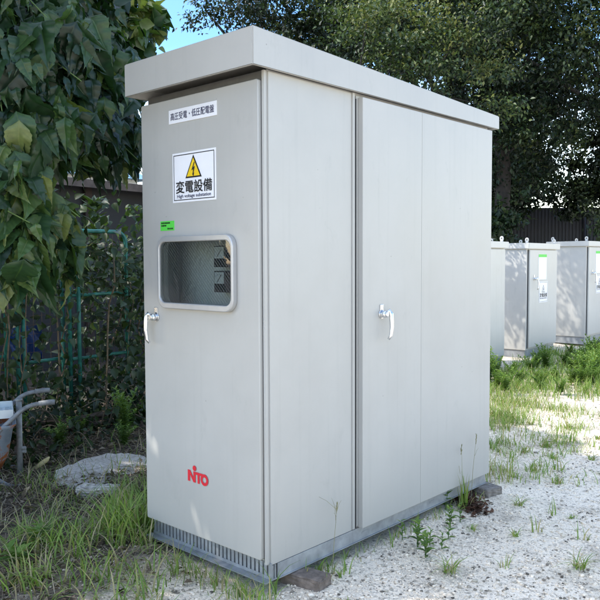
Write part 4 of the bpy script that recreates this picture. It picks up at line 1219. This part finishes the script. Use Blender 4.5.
weeds([(.22, .88), (.30, .86), (.08, .85), (.16, 1.17), (.19, .82), (.30, .72), (-.0, 1.39), (.15, 1.29), (.24, 1.02)], W_small,
      'small upright green weed sprouting from the gravel close to the side door', 'young weeds in the gravel beside the cabinet')
weeds([(-2.24, 6.15), (-1.71, 5.34), (-1.84, 5.88), (-1.55, 5.49), (-1.88, 6.46), (-2.2, 7.37), (-1.74, 6.58), (-1.4, 6.07), (-1.24, 5.33), (-1.77, 7.24), (-1.9, 7.89), (-1.67, 7.82),
       (-.96, 5.19), (-1.14, 6.3), (-1.25, 7.0), (-1.51, 6.78), (-1.39, 4.82), (-2.08, 7.1), (-2.03, 8.95), (-1.62, 5.1), (-1.45, 5.7), (-1.75, 6.2), (-1.95, 6.8), (-1.6, 7.4), (-1.3, 7.6), (-1.8, 8.4), (-1.4, 8.3), (-1.1, 5.8), (-.9, 6.6), (-2.0, 5.6), (-1.85, 5.2), (-1.3, 6.5), (-1.0, 7.3), (-2.1, 8.2), (-1.6, 9.0)] + [(round(-1.95+1.15*((k*.618) % 1)-.06*k*.1, 2), round(5.0+3.6*((k*.381+.2) % 1), 2)) for k in range(34)],
      W_tall, 'leafy green weed in the thick growth at the foot of the small cabinets', 'leafy weeds in front of the small cabinets', smin=.6, smax=1.1, seed=4)
weeds([(-3.0, .9), (-2.9, 1.3), (-2.75, .6), (-2.6, 1.05), (-3.1, 1.6), (-2.55, 1.5), (-2.3, 1.2), (-2.0, 1.1), (-3.1, .4), (-2.4, .9)], W_tall,
      'shaded leafy weed growing between the teal frames and the concrete slab', 'shaded weeds by the teal frames', smin=.6, smax=1.1, seed=9)

W_broad = [weed_mesh(.11, 9, .10, 15, 2, .5, .7), weed_mesh(.10, 8, .09, 16, 2, .55, .7)]
weeds([(-.98, -.62), (-1.12, -.46)], W_broad, ['low broad leaved dark green plant at the bottom left corner', 'broad leaved plant in the grass just behind the bottom left corner'], 'broad leaved plants in the left foreground', 'plant', seed=13)
def tuft_mesh(n, h, lean, w, seed):
    q = .025*np.sqrt(rng.random(n)); a = rng.random(n)*6.28
    V, F, T = blades(q*np.cos(a), q*np.sin(a), h*(.5+.6*rng.random(n)), lean*(.3+1.1*rng.random(n)), w*(.7+.6*rng.random(n)), np.where(rng.random(n) < .25, .85, .3+.45*rng.random(n)), 4, np.zeros(n))
    me = np_mesh('grass_tuft', V, F, T); me.materials.append(M_grass); return me
TU = [tuft_mesh(22, .075, 1.2, .006, 1), tuft_mesh(14, .055, 1.4, .006, 2), tuft_mesh(30, .09, 1.5, .0045, 3), tuft_mesh(9, .11, .7, .005, 4)]
rs = random.Random(21)
def tufts(spots, label, group, smin=.8, smax=1.2):
    for (x, y) in spots:
        o = bpy.data.objects.new('grass_tuft', TU[rs.randrange(4)]); col.objects.link(o)
        o.location = (x, y, gz(x, y)-.003); o.rotation_euler = (0, 0, rs.uniform(0, 6.28)); k = rs.uniform(smin, smax); o.scale = (k, k, k)
        tag(o, label, 'grass tuft', group)
tufts([(.26, 1.22), (.27, 1.73), (.46, 1.74), (.57, 1.76), (.53, 1.39), (.48, 1.27), (.74, 1.46), (.62, .87), (.47, .65), (.87, 1.09), (.35, .10)],
      'small tuft of grass in the open gravel right of the cabinet', 'grass tufts in the near gravel')
tufts([(.15, 2.56), (-.1, 2.27), (-.19, 3.1), (.2, 3.0), (-.25, 2.89), (-.39, 4.39), (-.1, 3.43), (-.19, 2.58), (-.58, 3.69), (-.65, 4.46), (.02, 2.2), (.01, 3.61), (.3, 3.5), (.1, 4.2), (.4, 2.7), (-.3, 3.8), (0, 2.8), (.25, 2.3)],
      'tuft of grass on the gravel strip between the tall cabinet and the small ones', 'grass tufts in the far gravel', .9, 1.5)

def stalk(x, y, h, lean, forks, label, seed):
    rs = random.Random(seed); bm = bmesh.new()
    z = gz(x, y)
    top = Vector((x+lean[0], y+lean[1], z+h)); b = Vector((x, y, z-.005))
    mid = b.lerp(top, .5)+Vector((rs.uniform(-.01, .01), rs.uniform(-.01, .01), 0))
    tube(bm, [b, mid, top], [.0017, .0013, .0007], 5)
    for k in range(forks):
        f = rs.uniform(.55, .95); s = b.lerp(top, f)
        e = s+Vector((rs.uniform(-.06, .06), rs.uniform(-.08, .08), rs.uniform(.04, .1)))
        tube(bm, [s, s.lerp(e, .5)+Vector((0, 0, .008)), e], [.0009, .0007, .0004], 4)
    for k in range(14):
        f = rs.uniform(.86, 1.0); s = b.lerp(top, f)
        tube(bm, [s, s+Vector((rs.uniform(-.006, .006), rs.uniform(-.006, .006), .012))], [.0022, .0006], 4)
    tag(build('weed_stalk', bm, M_straw), label, 'weed stalk')
stalk(.06, .33, .30, (-.01, .05), 5, 'thin dry forked stalk against the near side panel', 1)
stalk(.05, 1.44, .36, (.0, .03), 1, 'slender seed stalk rising against the side door at its far edge', 2)
stalk(.06, 1.56, .40, (.0, .06), 1, 'tallest seed stalk against the rear side panel', 3)
me = tuft_mesh(34, .24, .25, .006, 9)
o = bpy.data.objects.new('grass_tuft', me); col.objects.link(o); o.location = (.05, 1.50, gz(.05, 1.5)-.003)
tag(o, 'upright green grass clump against the rear side panel', 'grass tuft')

# young plant in front of the shed
pr = empty('sapling', (-5.2, 2.45, 0), 'young upright plant with narrow leaves in front of the shed wall', 'plant')
bm = bmesh.new(); tube(bm, [(-5.2, 2.45, 0), (-5.18, 2.47, 1.1), (-5.2, 2.45, 2.05)], [.02, .014, .005], 7)
build('stem', bm, M_gstem, pr)
n = 150
f = rng.random(n)**.6; th = rng.random(n)*6.28
P = np.stack([-5.2+0*f, 2.45+0*f, .7+1.35*f], 1)
V, F = leaf_fine(P, np.stack([np.cos(th), np.sin(th), .5+.5*f], 1), np.stack([0*f, 0*f, 1+0*f], 1), .14+.10*rng.random(n), .28)
link('leaves', np_mesh('leaves', V, F, np.repeat(.4+.5*rng.random(n), 18), True), M_leaf_vine, pr)

# ------------------------------------------------------------------ light, sky, camera
w = bpy.data.worlds.new('World'); scn.world = w; w.use_nodes = True
nt = w.node_tree
sky = nt.nodes.new('ShaderNodeTexSky'); sky.sky_type = 'NISHITA'; sky.sun_disc = False
sky.sun_elevation = math.asin(TO_SUN.z); sky.sun_rotation = math.atan2(TO_SUN.x, TO_SUN.y)
sky.air_density = 1.0; sky.dust_density = .4; sky.ozone_density = 1.3
bg = nt.nodes['Background']; hs = nt.nodes.new('ShaderNodeHueSaturation'); hs.inputs['Saturation'].default_value = .92
nt.links.new(sky.outputs[0], hs.inputs['Color'])
tn = nt.nodes.new('ShaderNodeMix'); tn.data_type = 'RGBA'; tn.blend_type = 'MULTIPLY'; tn.inputs[0].default_value = 1; tn.inputs[7].default_value = (1.11, .985, .875, 1)
nt.links.new(hs.outputs[0], tn.inputs[6])
tc = nt.nodes.new('ShaderNodeTexCoord'); sz = nt.nodes.new('ShaderNodeSeparateXYZ'); nt.links.new(tc.outputs['Generated'], sz.inputs[0])
hz = ramp(nt, [(0, (1, 1, 1)), (.16, (.95, .97, 1)), (.27, (.32, .53, .77)), (.50, (.36, .55, .80)), (.72, (1.42, 1.36, 1.26)), (1, (1.55, 1.48, 1.36))], sz.outputs['Z'])
gm = nt.nodes.new('ShaderNodeMix'); gm.data_type = 'RGBA'; gm.blend_type = 'MULTIPLY'; gm.inputs[0].default_value = 1
nt.links.new(tn.outputs[2], gm.inputs[6]); nt.links.new(hz, gm.inputs[7]); nt.links.new(gm.outputs[2], bg.inputs['Color']); bg.inputs['Strength'].default_value = .60
sl = bpy.data.lights.new('sun', 'SUN'); sl.energy = 4.6; sl.angle = R(.53); sl.color = (1, .95, .86)
so = bpy.data.objects.new('sun', sl); col.objects.link(so); so.location = (-5, -5, 12)
so.rotation_euler = TO_SUN.to_track_quat('Z', 'Y').to_euler()

cd = bpy.data.cameras.new('camera'); cam = bpy.data.objects.new('camera', cd); col.objects.link(cam)
cd.sensor_fit = 'HORIZONTAL'; cd.sensor_width = 36; cd.lens = 738.29/600*36; cd.clip_end = 900; cd.clip_start = .05
yaw, pitch, roll = -.741, -.0542, -.004
Fv = Vector((math.sin(yaw)*math.cos(pitch), math.cos(yaw)*math.cos(pitch), math.sin(pitch)))
Rv = Vector((math.cos(yaw), -math.sin(yaw), 0)); Uv = Rv.cross(Fv)
c, s = math.cos(roll), math.sin(roll)
R2 = c*Rv+s*Uv; U2 = -s*Rv+c*Uv
cam.matrix_world = Matrix(((R2.x, U2.x, -Fv.x, 2.1397), (R2.y, U2.y, -Fv.y, -2.1481), (R2.z, U2.z, -Fv.z, 1.3943), (0, 0, 0, 1)))
scn.camera = cam
scn.view_settings.view_transform = 'Standard'; scn.view_settings.look = 'None'; scn.view_settings.exposure = 0
scn.cycles.max_bounces = 6; scn.cycles.transparent_max_bounces = 8
